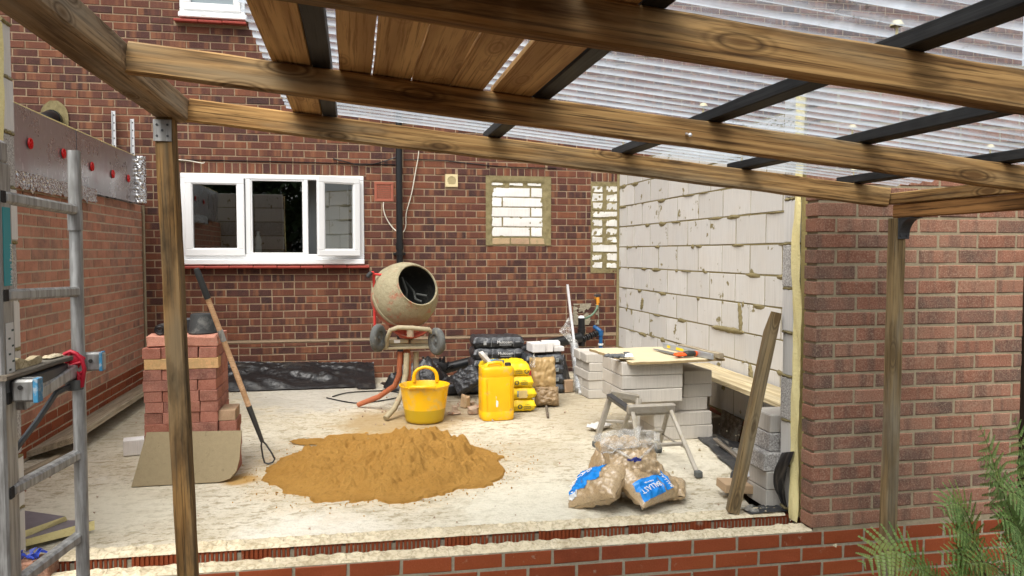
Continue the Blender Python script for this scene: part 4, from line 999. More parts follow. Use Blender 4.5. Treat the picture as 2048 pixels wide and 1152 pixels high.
beam('end_beam', (2.397, -.6, 1.515), (2.397, 3.10, 1.515), .045, .060, 'beam_brown', can, (0, 0, 1), .004, .0009, 20)
beam('post', (-.552, 2.83, -.46), (-.672, 3.075, 1.815), .064, .070, 'post', can, (0, 1, 0), .005, .0013, 26, twist=R(-9))
beam('post', (2.374, 3.085, -.46), (2.389, 3.085, 1.482), .056, .056, 'post_light', can, (0, 1, 0), .005, .0012, 26, twist=R(3))
mb = MB(); mb.box((-.671, 3.026, 1.770), (.062, .004, .078), .001); 
for dx, dz in ((-.018, .02), (.018, .02), (0, 0), (-.018, -.02), (.018, -.02)): mb.tube([(-.671 + dx, 3.0245, 1.770 + dz), (-.671 + dx, 3.0225, 1.770 + dz)], .0045, 8, mi=1)
mb.build('post_plate', ['galv', 'steel_dark'], can)
# curved angle bracket under the end beam
mb = MB(); yb = 3.055; n = 10
prof = []
for i in range(n + 1):
    t = i / n; prof.append((2.402 + .05 * t * 0, yb - .075 * (t ** 1.6), 1.395 + .09 * (1 - (1 - t) ** 1.8)))
x0b, x1b = 2.372, 2.424
mb.box((2.398, yb - .001, 1.437), (.056, .004, .094), .001); mb.box((2.398, yb - .042, 1.4815), (.056, .085, .004), .001)
vs = []; 
for i in range(n + 1):
    a = (i / n) * math.pi / 2
    yy = yb - .078 + .072 * math.cos(a) * 1.0; zz_ = 1.405 + .074 * math.sin(a)
    for xx in (x0b, x1b): vs.append((xx, yy, zz_))
mb.add(vs, [(2 * i, 2 * i + 1, 2 * i + 3, 2 * i + 2) for i in range(n)])
for xx in (x0b, x1b):
    vs = [(xx, yb - .001, 1.48)] + [(xx, yb - .078 + .072 * math.cos(i / n * math.pi / 2), 1.405 + .074 * math.sin(i / n * math.pi / 2)) for i in range(n + 1)]
    mb.add(vs, [(0, i + 1, i + 2) for i in range(n)])
for dx in (-.014, .016): mb.tube([(2.398 + dx, yb - .004, 1.405), (2.398 + dx, yb - .007, 1.405)], .005, 8)
mb.build('corner_bracket', 'steel_dark', can)
# black battens on the rafters
for x in (-.083, .562, 1.122, 1.662, 2.205):
    w, h = .052, .036
    beam('batten', (x, -.7, zt(x) + h / 2 + .002), (x, 3.235, zt(x) + h / 2 + .002), w, h, 'black_wood', can, rn, .003, .0012, 20)
# clear sheets, corrugations running down the slope
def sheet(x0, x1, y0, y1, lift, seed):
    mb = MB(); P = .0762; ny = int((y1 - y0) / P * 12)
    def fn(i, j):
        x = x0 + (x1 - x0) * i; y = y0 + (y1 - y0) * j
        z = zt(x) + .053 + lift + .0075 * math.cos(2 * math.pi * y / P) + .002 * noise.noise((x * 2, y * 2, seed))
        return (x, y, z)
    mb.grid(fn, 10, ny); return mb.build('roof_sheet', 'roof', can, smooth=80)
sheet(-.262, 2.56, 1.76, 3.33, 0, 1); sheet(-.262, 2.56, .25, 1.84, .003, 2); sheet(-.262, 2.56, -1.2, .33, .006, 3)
for x in (.562, 1.122, 1.662, 2.205):
    for y in (3.135, 2.335, 1.80, 1.42, .75):
        yy = round(y / .0762) * .0762
        mb = MB(); mb.lathe([(0, .012), (.008, .011), (.013, .004), (.014, 0)], 10, Matrix.Translation((x - .012, yy, zt(x) + .061))); mb.tube([(x - .012, yy, zt(x) + .03), (x - .012, yy, zt(x) + .065)], .003, 6); mb.build('screw_cap', 'cream', can, smooth=40)
# loose boards laid over the rafters beneath the sheets
gp = 'boards stored on the rafters under the clear roof'
bl = [(-.222, -.113, 3.16, 'pale board at the far left under the clear roof, beside the first black batten'),
      (-.034, .056, 2.338, 'narrow pale board just right of the first black batten under the roof'),
      (.059, .170, 2.338, 'second of the four boards laid edge to edge under the roof'),
      (.173, .283, 2.338, 'third of the four boards laid edge to edge under the roof'),
      (.287, .385, 2.338, 'fourth board of the row under the roof, left of the bright gap'),
      (.408, .530, 2.338, 'boldly grained board under the roof right of the bright gap')]
for a, c, y1, lab in bl:
    o = beam('roof_plank', ((a + c) / 2, -.3, zt((a + c) / 2) + .0125), ((a + c) / 2, y1, zt((a + c) / 2) + .0125), c - a, .020, 'plank', None, rn, .002, .001, 14)
    tag(o, lab, 'board', gp)
mb = MB(); mb.tube([(1.02, 2.29, 1.700), (1.02, 2.262, 1.692)], .004, 6); mb.lathe([(0, .006), (.006, .003), (.006, 0)], 8, Matrix.Translation((1.02, 2.262, 1.692)) @ Matrix.Rotation(R(90), 4, 'X')); mb.build('screw_hook', 'galv_bright', can)

# ================================================================ LADDER at the left with its work platform
lad = thing('ladder', 'galvanised ladder standing upright at the left edge with a work bracket', 'ladder', (-.85, 2.3, -.46))
mb = MB(); mb.tube([(-.797, 2.478, -.46), (-.8125, 2.549, 1.632)], .0185, 20)
st = mb.build('stile', 'galv', lad, smooth=40)
mb = MB(); mb.tube([(-.8095, 2.535, 1.395), (-.8098, 2.536, 1.455)], .0208, 20); mb.build('collar', 'galv', st, smooth=40)
mb = MB(); F = frame((.008, .0, 1), (.1, 1, 0)); mb.box((-.8855, 2.205, .55), (.040, .075, 2.02), .006); lstile = mb.build('stile', 'galv', lad)
mb = MB(); mb.box((-.884, 2.207, 1.585), (.036, .05, .06), .008); mb.build('stile_end', 'galv', lstile)
rungs = [(1.471, 1.456), (1.221, 1.214), (.958, .973), (.714, .728), (.464, .482), (.214, .236), (-.036, -.01)]
for i, (zl, zr) in enumerate(rungs):
    a, c = Vector((-.876, 2.205, zl)), Vector((-.809, 2.525, zr)); F = frame(c - a)
    mb = MB(); mb.box(tuple((a + c) / 2), ((c - a).length, .030, .030), .006, F); mb.build('rung', 'galv', lad)
    mb = MB(); F2 = frame((1, 0, 0)); mb.box((-.8635, 2.19, zl), (.004, .022, .030), .001); 
    so_ = mb.build('rung_end', 'dark', lad)
mb = MB(); mb.box((-.8645, 2.205, 1.345), (.0015, .045, .20), .0005); stk = mb.build('teal_sticker', 'teal', lad)
text('Made in France', .017, (-.8632, 2.222, 1.30), face_m((0, 0, 1), (0, -1, 0)), 'white_print', lad)
mb = MB(); mb.box((-.8645, 2.205, 1.085), (.0015, .045, .13), .0005); mb.build('white_sticker', 'white_label', lad)
for i in range(6): 
    mb = MB(); mb.box((-.8635, 2.20 + .02 * (i % 2), 1.03 + .02 * i), (.001, .012, .005)); mb.build('sticker_print', 'dark_print', lad)
# platform bracket
mb = MB(); a, c = Vector((-.866, 2.25, .93)), Vector((-.815, 2.502, .985)); mb.box(tuple((a + c) / 2), ((c - a).length, .035, .034), .004, frame(c - a)); mb.build('bracket_bar', 'galv', lad)
mb = MB(); mb.box((-.832, 2.205, .975), (.055, .03, .058), .006); mb.box((-.830, 2.226, .975), (.058, .004, .062), .001); br = mb.build('channel_end', 'galv', lad)
mb = MB(); mb.box((-.803, 2.2065, .975), (.012, .0345, .062), .001); mb.build('blue_band', 'blue_paint', br)
mb = MB(); mb.tube([(-.838, 2.1895, .985), (-.838, 2.187, .985)], .006, 10); mb.build('bolt_hole', 'dark', br)
mb = MB(); mb.box((-.775, 2.545, 1.002), (.07, .03, .055), .005); br2 = mb.build('channel_end', 'galv', lad)
mb = MB(); mb.box((-.748, 2.545, 1.002), (.009, .0325, .058), .001); mb.build('blue_band', 'blue_paint', br2)
mb = MB(); mb.tube([(-.775, 2.5295, 1.005), (-.775, 2.527, 1.005)], .006, 10); mb.build('bolt_hole', 'dark', br2)
# red lever: curved plate with a triangular window, built as a bent strip with spokes
mb = MB(); y_ = 2.492; ox, oz = -.815, 1.0
arc = [(-.030, .012), (-.018, .032), (-.002, .040), (.014, .032), (.028, .014), (.034, -.012), (.030, -.04), (.026, -.066)]
arc2 = [(-.034, .0), (-.02, -.006), (.004, -.014), (.018, -.028), (.018, -.05), (.012, -.066)]
P3 = lambda q: (ox + q[0], y_, oz + q[1])
mb.tube([P3(q) for q in arc], .0062, 8); mb.tube([P3(q) for q in arc2], .0055, 8)
for q0, q1 in (((-.030, .012), (-.034, .0)), ((-.002, .040), (-.018, -.004)), ((-.014, -.006), (.030, .008)), ((.018, -.028), (.033, -.02)), ((.018, -.05), (.030, -.044)), ((.012, -.066), (.026, -.066)), ((.018, -.028), (.030, -.044))): mb.tube([P3(q0), P3(q1)], .0045, 8)
mb.tube([(ox - .033, y_ - .006, oz + .006), (ox - .033, y_ + .006, oz + .006)], .011, 12); mb.box((ox + .010, y_ + .004, oz + .014), (.04, .004, .04), .001, roty(35))
mb.build('clamp_lever', 'red_plastic', lad, smooth=50)
mb = MB(); mb.tube([(-.812, 2.50, .925), (-.812, 2.50, .955)], .024, 14); mb.build('clamp_sleeve', 'rubber', lad, smooth=40)
mb = MB(); pts = [(-.816, 2.49, .94), (-.834, 2.42, .93), (-.855, 2.33, .865), (-.882, 2.2, .79)]
for p, q in zip(pts, pts[1:]): mb.box(tuple((Vector(p) + Vector(q)) / 2), ((Vector(q) - Vector(p)).length + .006, .012, .016), .003, frame(Vector(q) - Vector(p)))
mb.build('brace', 'steel_dark', lad)
pl = beam('platform_board', (-.892, 2.16, 1.012), (-.842, 2.478, 1.022), .075, .014, 'board_dark', None, (0, 0, 1), .003, .001, 8); tag(pl, 'dark weathered board resting across the ladder bracket', 'board')
mb = MB(); a, c = Vector((-.872, 2.20, .984)), Vector((-.838, 2.47, .992)); mb.box(tuple((a + c) / 2), ((c - a).length, .045, .034), .004, frame(c - a)); mb.build('board_bearer', 'steel_dark', lad)
mb = MB()
prof = [(-.05, .0), (-.05, .022), (-.034, .030), (-.018, .024), (-.004, .018), (.014, .020), (.030, .026), (.044, .026), (.052, .018), (.046, .008), (.03, .004), (.006, .003), (-.012, .0)]
mb.prism(prof, -.011, .011, Matrix.Translation((-.866, 2.30, 1.022)) @ rotz(72).to_4x4()); o = mb.build('tool_handle', 'board_light'); tag(o, 'mortar covered wooden tool handle lying on the ladder platform', 'tool')
mb = pillow(.035, .016, .006, 8, .003, 2); xf(mb, rotz(80), (-.845, 2.43, 1.033)); o = mb.build('mortar_crumb', 'mortar_bed', smooth=60); tag(o, 'flat crumb of dried mortar on the ladder platform', 'mortar crumb')

# ================================================================ LEFT SIDE OF THE SLAB
a, c = Vector((-1.90, 5.42, .04)), Vector((-1.90, 8.15, .04))
o = beam('scaffold_board', (-1.935, 5.45, .075), (-1.925, 8.12, .06), .29, .038, 'board_grey', None, (-.30, 0, 1), .003, .001, 18, skew=0); tag(o, 'long grey scaffold board lying tilted at the foot of the left brick wall', 'board')
o = beam('timber_batten', (-1.985, 4.75, .012), (-1.86, 5.62, .012), .05, .022, 'board_grey', None); tag(o, 'thin grey batten on the slab below the scaffold board end', 'batten')
LB = {}
def loose_block(loc, rz, s, lab, grp=None, mat='block_loose', name='concrete_block'):
    key = (s, mat)
    if key not in LB:
        LB[key] = []
        for _ in range(4):
            b = MB(); b.box((0, 0, 0), s, .005); b.v = [tuple(Vector(p) + Vector((random.uniform(-.002, .002), random.uniform(-.002, .002), random.uniform(-.0015, .0015)))) for p in b.v]; LB[key].append(b.mesh(name, mat))
    o = link(random.choice(LB[key]), name, loc, None, rot=(0, 0, R(rz))); return tag(o, lab, 'block', grp)
loose_block((-1.30, 5.52, .0525), 14, (.40, .10, .105), 'single white block lying on the slab beside the brick pile', None, 'block_clean')
# foam offcuts by the left reveal
mb = MB(); mb.add([(-1.345, 3.975, .085), (-1.66, 4.16, .085), (-1.60, 3.58, .085), (-1.345, 4.06, .0), (-1.70, 4.22, .0), (-1.60, 3.58, .0)], [(0, 1, 2)], 1); mb.f += [(0, 3, 4, 1), (0, 2, 5, 3), (1, 4, 5, 2)]; mb.mi += [0, 0, 0]
o = mb.build('foam_offcut', ['foam', 'purple_face']); tag(o, 'triangular yellow foam offcut with a dark face, by the left wall end', 'foam offcut')
mb = MB(); mb.add([(-1.52, 3.70, .055), (-1.22, 3.98, .055), (-1.40, 4.02, .055), (-1.66, 3.78, .055), (-1.52, 3.70, .028), (-1.22, 3.98, .01), (-1.40, 4.02, .01), (-1.66, 3.78, .028)], [(0, 1, 2, 3)], 1); mb.f += [(0, 4, 5, 1), (1, 5, 6, 2), (2, 6, 7, 3), (3, 7, 4, 0)]; mb.mi += [0] * 4
o = mb.build('foam_offcut', ['foam', 'purple_face']); tag(o, 'thin grey faced foam offcut lying in front of the triangular one', 'foam offcut')
mb = MB(); mb.box((-1.315, 3.445, .052), (.21, .10, .068), .005, rotz(-3)); o = mb.build('brick', 'pier_brick'); tag(o, 'loose dark brick on the low wall at the left corner', 'brick')
mb = MB(); rg = random.Random(8)
for i in range(26):
    c = Vector((-1.33 + rg.uniform(-.11, .09), 3.44 + rg.uniform(-.04, .05), .095 + rg.uniform(0, .014))); Mx = Euler((rg.uniform(-1, 1), rg.uniform(-1, 1), rg.uniform(0, 6))).to_matrix()
    mb.add([Mx @ Vector(p) * rg.uniform(.4, 1) + c for p in ((-.03, 0, 0), (.02, -.012, .004), (.03, .01, -.003), (-.01, .014, .008))], [(0, 1, 2), (0, 2, 3)], 0)
o = mb.build('plastic_scraps', 'blue_glass'); tag(o, 'crumpled blue plastic scraps on the loose brick at the left corner', 'plastic scraps')

# ================================================================ BRICK PILE
gp = 'red bricks stacked dry in the pile behind the left post'
FB = {}
def loose_brick(loc, rz, lab, mat='red_brick', grp=gp, s=(.203, .100, .063), ry=0, chip=False):
    key = (mat, s, chip)
    if key not in FB:
        FB[key] = []
        for q in range(5):
            b = MB(); b.box((0, 0, 0), s, .003 if not chip else .008)
            b.v = [tuple(Vector(p) + Vector((random.uniform(-1, 1), random.uniform(-1, 1), random.uniform(-1, 1))) * (.0012 if not chip else .006)) for p in b.v]; FB[key].append(b.mesh('brick', mat))
    o = link(random.choice(FB[key]), 'brick', loc, None, rot=(0, R(ry), R(rz))); return tag(o, lab, 'brick', grp)
rg = random.Random(12); px0, py0 = -1.212, 4.855; H = .0642
HID = 'red brick of the pile hidden behind its front bricks or the leaning chipboard'
ORD = {11: 'second', 10: 'third', 9: 'fourth', 8: 'fifth', 7: 'sixth', 6: 'seventh', 5: 'eighth', 4: 'ninth'}
def pile_label(k_, pos, front=True):
    if not front or k_ not in ORD: return HID, 'hidden bricks of the red brick pile'
    return 'red brick in the ' + ORD[k_] + ' course down the pile, ' + pos, gp
for k_ in range(12):
    z = .033 + k_ * H; jx = rg.uniform(-.006, .006)
    if k_ in (10, 4, 0):       # stretchers across the front
        for r_ in range(4):
            for q in range(2):
                lab, g_ = pile_label(k_, ('left stretcher', 'right stretcher')[q], r_ == 0); m_ = 'red_brick'
                if k_ == 10 and r_ == 0:
                    lab = ['brick with a worn yellow face, left end of a course high in the pile', 'brick with a pale orange face beside the worn yellow one in the pile'][q]; m_ = 'worn_brick'
                loose_brick((px0 + .104 + q * .206 + jx + rg.uniform(-.004, .004), py0 + .051 + r_ * .107, z), rg.uniform(-1, 1), lab, m_, g_)
    else:
        for r_ in range(2):
            for q in range(4):
                side = None
                if k_ == 9 and r_ == 0 and q >= 2: side = (.305, q == 2, 'right stretcher')
                if k_ == 8 and r_ == 0 and q < 2: side = (.104, q == 0, 'left stretcher')
                if side:
                    if side[1]:
                        for e_ in range(2):
                            lab, g_ = pile_label(k_, side[2], e_ == 0); loose_brick((px0 + side[0] + jx, py0 + .051 + .107 * e_, z), rg.uniform(-1, 1), lab, 'red_brick', g_)
                    continue
                lab, g_ = pile_label(k_, ('far left end', 'second end from the left', 'third end from the left', 'far right end')[q], r_ == 0)
                loose_brick((px0 + .051 + q * .1032 + jx + rg.uniform(-.003, .003), py0 + .104 + r_ * .212 + rg.uniform(-.006, .006), z), 90 + rg.uniform(-1.2, 1.2), lab, 'red_brick', g_)
z = .033 + 12 * H
loose_brick((px0 + .13, py0 + .10, z + .002), 3, 'chipped pale red brick on top of the pile, left of the post', 'chipped_brick', gp, (.23, .14, .066), 0, True)
loose_brick((px0 + .30, py0 + .11, z + .002), -2, 'broad chipped pink brick on top of the pile under the black bucket', 'chipped_brick', gp, (.235, .21, .066), 0, True)
loose_brick((px0 + .12, py0 + .30, z), 1, 'red brick at the back of the top course, left half', 'red_brick', gp); loose_brick((px0 + .315, py0 + .32, z), -1, 'red brick at the back of the top course, right half', 'red_brick', gp)
for k_ in range(6):
    lab = HID; g_ = 'hidden bricks of the red brick pile'
    if k_ == 4: lab, g_ = 'red brick just under the sandy topped one on the short stack', 'bricks in the short stack beside the pile'
    if k_ == 5: lab, g_ = 'sandy topped brick crowning the short stack right of the pile', 'bricks in the short stack beside the pile'
    loose_brick((px0 + .464 + rg.uniform(-.004, .004) - (.006 if k_ == 5 else 0), py0 + .125, .033 + k_ * H), 90 + rg.uniform(-2, 2), lab, 'red_brick' if k_ < 5 else 'buff_brick', g_)
mb = MB(); N = 20
top = [(-1.212, .0), (-1.212, .012)]
poly = [(-1.245, .0), (-1.195, .315), (-.664, .300), (-.668, .13), (-.682, .055), (-.715, .016), (-.77, .0), (-1.0, .0)]
Ml = Matrix.Translation((0, 4.695, .004)) @ Matrix.Rotation(R(-30), 4, 'X')
Mb = Matrix.Translation((0, 4.70, .004)) @ Matrix.Rotation(math.atan2(-.165, .30), 4, 'X')
mb.prism(poly, 0, .016, Mb); o = mb.build('chipboard_sheet', 'chipboard'); tag(o, 'sheet of chipboard leaning on the front of the brick pile', 'board')
# black bucket upside down on the pile, with rolls beside it
zt_ = .033 + 12.5 * H + .004
mb = MB(); mb.lathe([(.084, 0), (.086, .006), (.080, .012), (.070, .112), (.066, .118), (0, .118)], 28, Matrix.Translation((-.90, 5.0, zt_ + .002))); o = mb.build('rubber_bucket', 'rubber_bucket', smooth=40); tag(o, 'black rubber bucket upside down on top of the brick pile', 'bucket')
mb = MB(); mb.box((-1.0, 5.06, zt_ + .045), (.05, .05, .09), .01, rotz(20)); o = mb.build('plastic_tub', 'steel_dark', smooth=None); tag(o, 'small grey box tucked left of the black bucket on the pile', 'box')
mb = MB(); Mr_ = Matrix.Translation((-1.13, 4.93, zt_ + .032)) @ Matrix.Rotation(R(90), 4, 'X') 
mb.lathe([(.012, -.10), (.014, -.10), (.018, -.1), (.022, -.098), (.026, -.1), (.032, -.1), (.032, .0), (.026, .002), (.022, 0), (.018, .002), (.012, .0), (.012, -.1)], 20, Mr_); o = mb.build('damp_course_roll', 'black_plastic', smooth=40); tag(o, 'small black roll of damp course on the left of the brick pile', 'roll')
# long handled shovel
sh = thing('shovel', 'long handled tool with a black grip leaning against the brick pile', 'shovel', (-.524, 5.03, 0))
p0, p1 = Vector((-.522, 5.04, .01)), Vector((-.895, 4.80, 1.237)); D = p1 - p0
mb = MB(); mb.tube([p0 + D * t for t in (.30, .5, .7, .86)], [.0165, .0165, .0155, .015], 12); beamless = mb.build('shaft', 'ash', sh, smooth=40)
mb = MB(); mb.tube([p0 + D * t for t in (.855, .87, .93, .97, 1.0)], [.018, .019, .018, .019, .015], 12); mb.build('grip', 'rubber_bucket', sh, smooth=40)
mb = MB(); mb.tube([p0 + D * t for t in (.645, .70)], .0170, 12); mb.build('tape', 'galv', sh, smooth=40)
mb = MB(); mb.tube([p0 + D * t for t in (.12, .2, .31)], [.0125, .015, .0175], 12)
F = frame(D, (0, -1, 0)); 
loop = [(.125, 0), (.10, .012), (.045, .024), (.012, .027), (.0, .012), (.0, -.012), (.012, -.027), (.045, -.024), (.10, -.012), (.125, 0)]
mb.tube([p0 + F @ Vector((a * 1.3, c * 1.2, 0)) for a, c in loop], .0055, 8); mb.build('socket', 'steel_dark', sh, smooth=40)

# ================================================================ BLACK SHEET along the back wall
mb = MB()
def sh_fn(i, j):
    x = -1.66 + 1.86 * i; e = j
    sag = .03 * noise.noise((x * 2.2, 0, 4)); top = .215 - .05 * i + sag * .5
    y = 8.30 - .55 * (1 - e) ** 1.3 - (.10 * (1 - e) if i > .9 else 0); z = .012 + top * e ** .75
    w = .05 * noise.noise((x * 2.6, e * 3, 1)) * math.sin(math.pi * e) + .028 * noise.noise((x * 7 + e * 5, e * 4, 2)) * math.sin(math.pi * min(1, e * 1.2 + .05)) + .012 * fbm(x * 16, e * 10, 3, 3) * min(1, e * 3)
    return (x, y - w * .6 + .03 * noise.noise((x * 4, 1, 1)) * (1 - e), max(.006, z + w))
mb.grid(sh_fn, 120, 34); o = mb.build('black_sheeting', 'sheet', smooth=70); tag(o, 'black plastic sheeting draped along the foot of the back wall', 'sheeting')
def crumple(cx, cy, w, d, h, seed, lab, name='black_sheeting', mat='sheet', rz=0, tagit=True):
    mb = MB()
    def fn(i, j):
        u, v_ = 2 * i - 1, 2 * j - 1; r_ = min(1, math.hypot(u, v_)); e = (1 - r_ ** 2.2)
        z = h * e * (.7 + .8 * abs(noise.noise((u * 1.6 + seed, v_ * 1.6, 0)))) + .35 * h * abs(noise.noise((u * 4 + seed, v_ * 4, 2))) * min(1, e * 3)
        p = rotz(rz) @ Vector((u * w * (1 + .2 * noise.noise((u * 2, v_ * 2, seed))), v_ * d, 0)); return (cx + p.x, cy + p.y, max(.004, z))
    mb.grid(fn, 40, 30); o = mb.build(name, mat, smooth=50)
    return tag(o, lab, 'sheeting')
crumple(.62, 7.75, .34, .28, .24, 3, 'crumpled black plastic heap behind the mixer legs')
crumple(1.05, 7.55, .30, .22, .15, 9, 'low crumpled black plastic in front of the black pipe')
crumple(2.02, 7.9, .20, .25, .34, 15, 'black plastic bunched up in the dark corner behind the wrapped pole')
# black waste pipe against the wall
mb = MB(); mb.tube([(2.44, 8.2, .40), (1.6, 8.12, .26), (.80, 8.02, .10)], .055, 18); o = mb.build('waste_pipe', 'black_pipe', smooth=40); tag(o, 'long black waste pipe sloping along the back wall', 'pipe')
mb = MB(); pts = [(.90 - .30 * t, 8.03 - .1 * t, .12 + .05 * math.sin(t * 5)) for t in [i / 10 for i in range(11)]]; mb.tube(pts, [.075 + .03 * noise.noise((i * 1.3, 2, 2)) for i in range(11)], 12)
for i in range(9):
    a = i * .7; mb.tube([(.80 + .03 * i - .1, 8.0, .14), (.74 + .045 * i - .1, 7.94 - .03 * math.sin(a), .22 + .05 * math.sin(a * 2))], [.03, .008], 6)
o = mb.build('plastic_wrapping', 'sheet', smooth=50); tag(o, 'black plastic knotted round the low end of the waste pipe', 'plastic wrapping')
cable_pts = [(-.25, 7.25, .006), (.0, 6.95, .006), (.25, 7.02, .006), (.45, 7.25, .006), (.28, 7.5, .006), (-.05, 7.48, .006), (-.2, 7.3, .006)]
o = cable('power_cable', cable_pts, .006, 'black_pipe', None); tag(o, 'thin black cable looped on the slab under the mixer', 'cable')

# ================================================================ CONCRETE MIXER
mx = thing('concrete_mixer', 'small red concrete mixer crusted with mortar on a three legged stand', 'concrete mixer', (.43, 6.6, 0))
ax = Vector((.40, -.82, .42)).normalized(); ao = ax.orthogonal().normalized(); Fz = Matrix((ao, ax.cross(ao), ax)).transposed()
C0 = Vector((.425, 6.66, .965)); M4 = Matrix.Translation(C0) @ Fz.to_4x4()
mb = MB(); mb.lathe([(.282, -.03), (.285, .0), (.280, .05), (.258, .12), (.228, .175), (.195, .215), (.188, .228), (.184, .238), (.176, .238), (.172, .228)], 56, M4)
dr = mb.build('drum', 'drum', mx, smooth=50)
mb = MB(); mb.lathe([(.172, .228), (.185, .21), (.235, .13), (.262, .05), (.266, 0), (.255, -.1), (.2, -.19), (.1, -.22), (0, -.225)], 40, M4); mb.build('drum_inside', 'drum_in', dr, smooth=60)
mb = MB(); mb.lathe([(.283, -.03), (.286, -.037), (.283, -.048), (.268, -.10), (.24, -.165), (.20, -.215), (.12, -.24), (0, -.245)], 56, M4); mb.build('drum_back', 'drum_red', dr, smooth=50)
mb = MB(); mb.lathe([(.282, -.012), (.290, -.016), (.290, -.040), (.282, -.044)], 56, M4); mb.build('drum_seam', 'drum', dr, smooth=50)
mb = MB()
for s_ in (1, -1):
    pts = [M4 @ Vector((.02 * s_, .13 * s_, .13)), M4 @ Vector((.015, .05 * s_ + .03, .09)), M4 @ Vector((-.06 * s_, .03, .05)), M4 @ Vector((-.11 * s_, -.08, .0))]
    mb.tube(pts, .010, 8)
mb.tube([M4 @ Vector((-.03, .06, .09)), M4 @ Vector((-.055, .13, .14))], .010, 8); mb.build('mixing_blade', 'drum_in', dr, smooth=40)
mb = MB(); yk = 6.42
mb.tube([(.255, yk + .02, .54), (.262, yk - .02, .63), (.29, yk - .05, .70), (.35, yk - .06, .722), (.47, yk - .06, .715), (.60, yk - .05, .70), (.645, yk - .02, .66), (.665, yk + .02, .56)], .019, 12); mb.build('yoke', 'mixer_crust', mx, smooth=40)
mb = MB(); n = 18
def pan(i, j): 
    u, v_ = 2 * i - 1, 2 * j - 1; return (.46 + .17 * u, 6.50 + .13 * v_, .645 + .06 * (u * u * .8 + v_ * v_ * .4) - .05 * (1 - u * u) * .6)
mb.grid(pan, 18, 8); mb.build('guard_pan', 'mixer_red', mx, smooth=60)
mb = MB(); mb.box((.45, 6.44, .545), (.44, .035, .022), .004); mb.box((.36, 6.45, .60), (.16, .03, .035), .004); mb.box((.56, 6.45, .595), (.2, .03, .03), .004); mb.tube([(.22, 6.46, .575), (.70, 6.46, .555)], .012, 10); mb.tube([(.46, 6.5, .56), (.46, 6.56, .80)], .03, 10); mb.build('cross_frame', 'mixer_crust', mx, smooth=30)
mb = MB(); mb.box((.345, 6.432, .60), (.05, .004, .026), .001); mb.build('maker_plate', 'white_label', mx)
mb = MB(); mb.box((.46, 6.75, .70), (.16, .16, .22), .03, rotz(30)); mb.build('motor_case', 'mixer_red', mx)
# wheels on the folded axle
for (wx, wz, rz_) in ((.19, .640, 62), (.662, .602, -66)):
    Mw = Matrix.Translation((wx, 6.35, wz)) @ Matrix.Rotation(R(rz_), 4, 'Z') @ Matrix.Rotation(R(90), 4, 'X')
    mb = MB(); mb.lathe([(.060, -.022), (.088, -.027), (.106, -.022), (.113, -.010), (.113, .010), (.106, .022), (.088, .027), (.060, .022)], 32, Mw); wh = mb.build('wheel', 'rubber', mx, smooth=45)
    mb = MB(); mb.lathe([(0, .018), (.014, .018), (.018, .008), (.05, .006), (.062, .018), (.064, -.018), (.05, -.006), (.018, -.008), (.014, -.018), (0, -.018)], 24, Mw); mb.build('wheel_hub', 'rubber', wh, smooth=40)
# stand
mb = MB(); mb.tube([(.428, 6.5, .27), (.428, 6.5, .60)], .026, 12); mb.tube([(.428, 6.5, .48), (.428, 6.5, .51)], .032, 12); mb.tube([(.445, 6.485, .24), (.445, 6.485, .48)], .018, 10); mb.build('stand_post', 'mixer_orange', mx, smooth=40)
for pts, m_ in (([(.375, 6.49, .505), (.365, 6.49, .32), (.33, 6.52, .22), (.20, 6.64, .11), (.03, 6.78, .022)], 'mixer_orange'),
                ([(.425, 6.455, .50), (.415, 6.44, .33), (.375, 6.36, .18), (.31, 6.26, .08), (.235, 6.17, .022)], 'mixer_crust'),
                ([(.505, 6.51, .50), (.505, 6.52, .30), (.53, 6.56, .20), (.62, 6.68, .10), (.72, 6.80, .022)], 'mixer_crust')):
    mb = MB(); mb.tube(pts, [.024, .024, .024, .023, .022], 12); mb.build('leg', m_, mx, smooth=40)
mb = MB(); mb.tube([(.172, 6.62, .70), (.168, 6.60, .98), (.166, 6.58, 1.14), (.158, 6.56, 1.165), (.138, 6.55, 1.163)], .0115, 10); mb.tube([(.162, 6.57, 1.15), (.20, 6.57, 1.147), (.29, 6.6, 1.14)], .010, 10); hb = mb.build('tilt_handle', 'handle_red', mx, smooth=40)
mb = MB(); mb.tube([(.146, 6.552, 1.165), (.125, 6.545, 1.145), (.112, 6.54, 1.128)], [.017, .018, .016], 12); mb.build('hand_grip', 'rubber_bucket', hb, smooth=40)

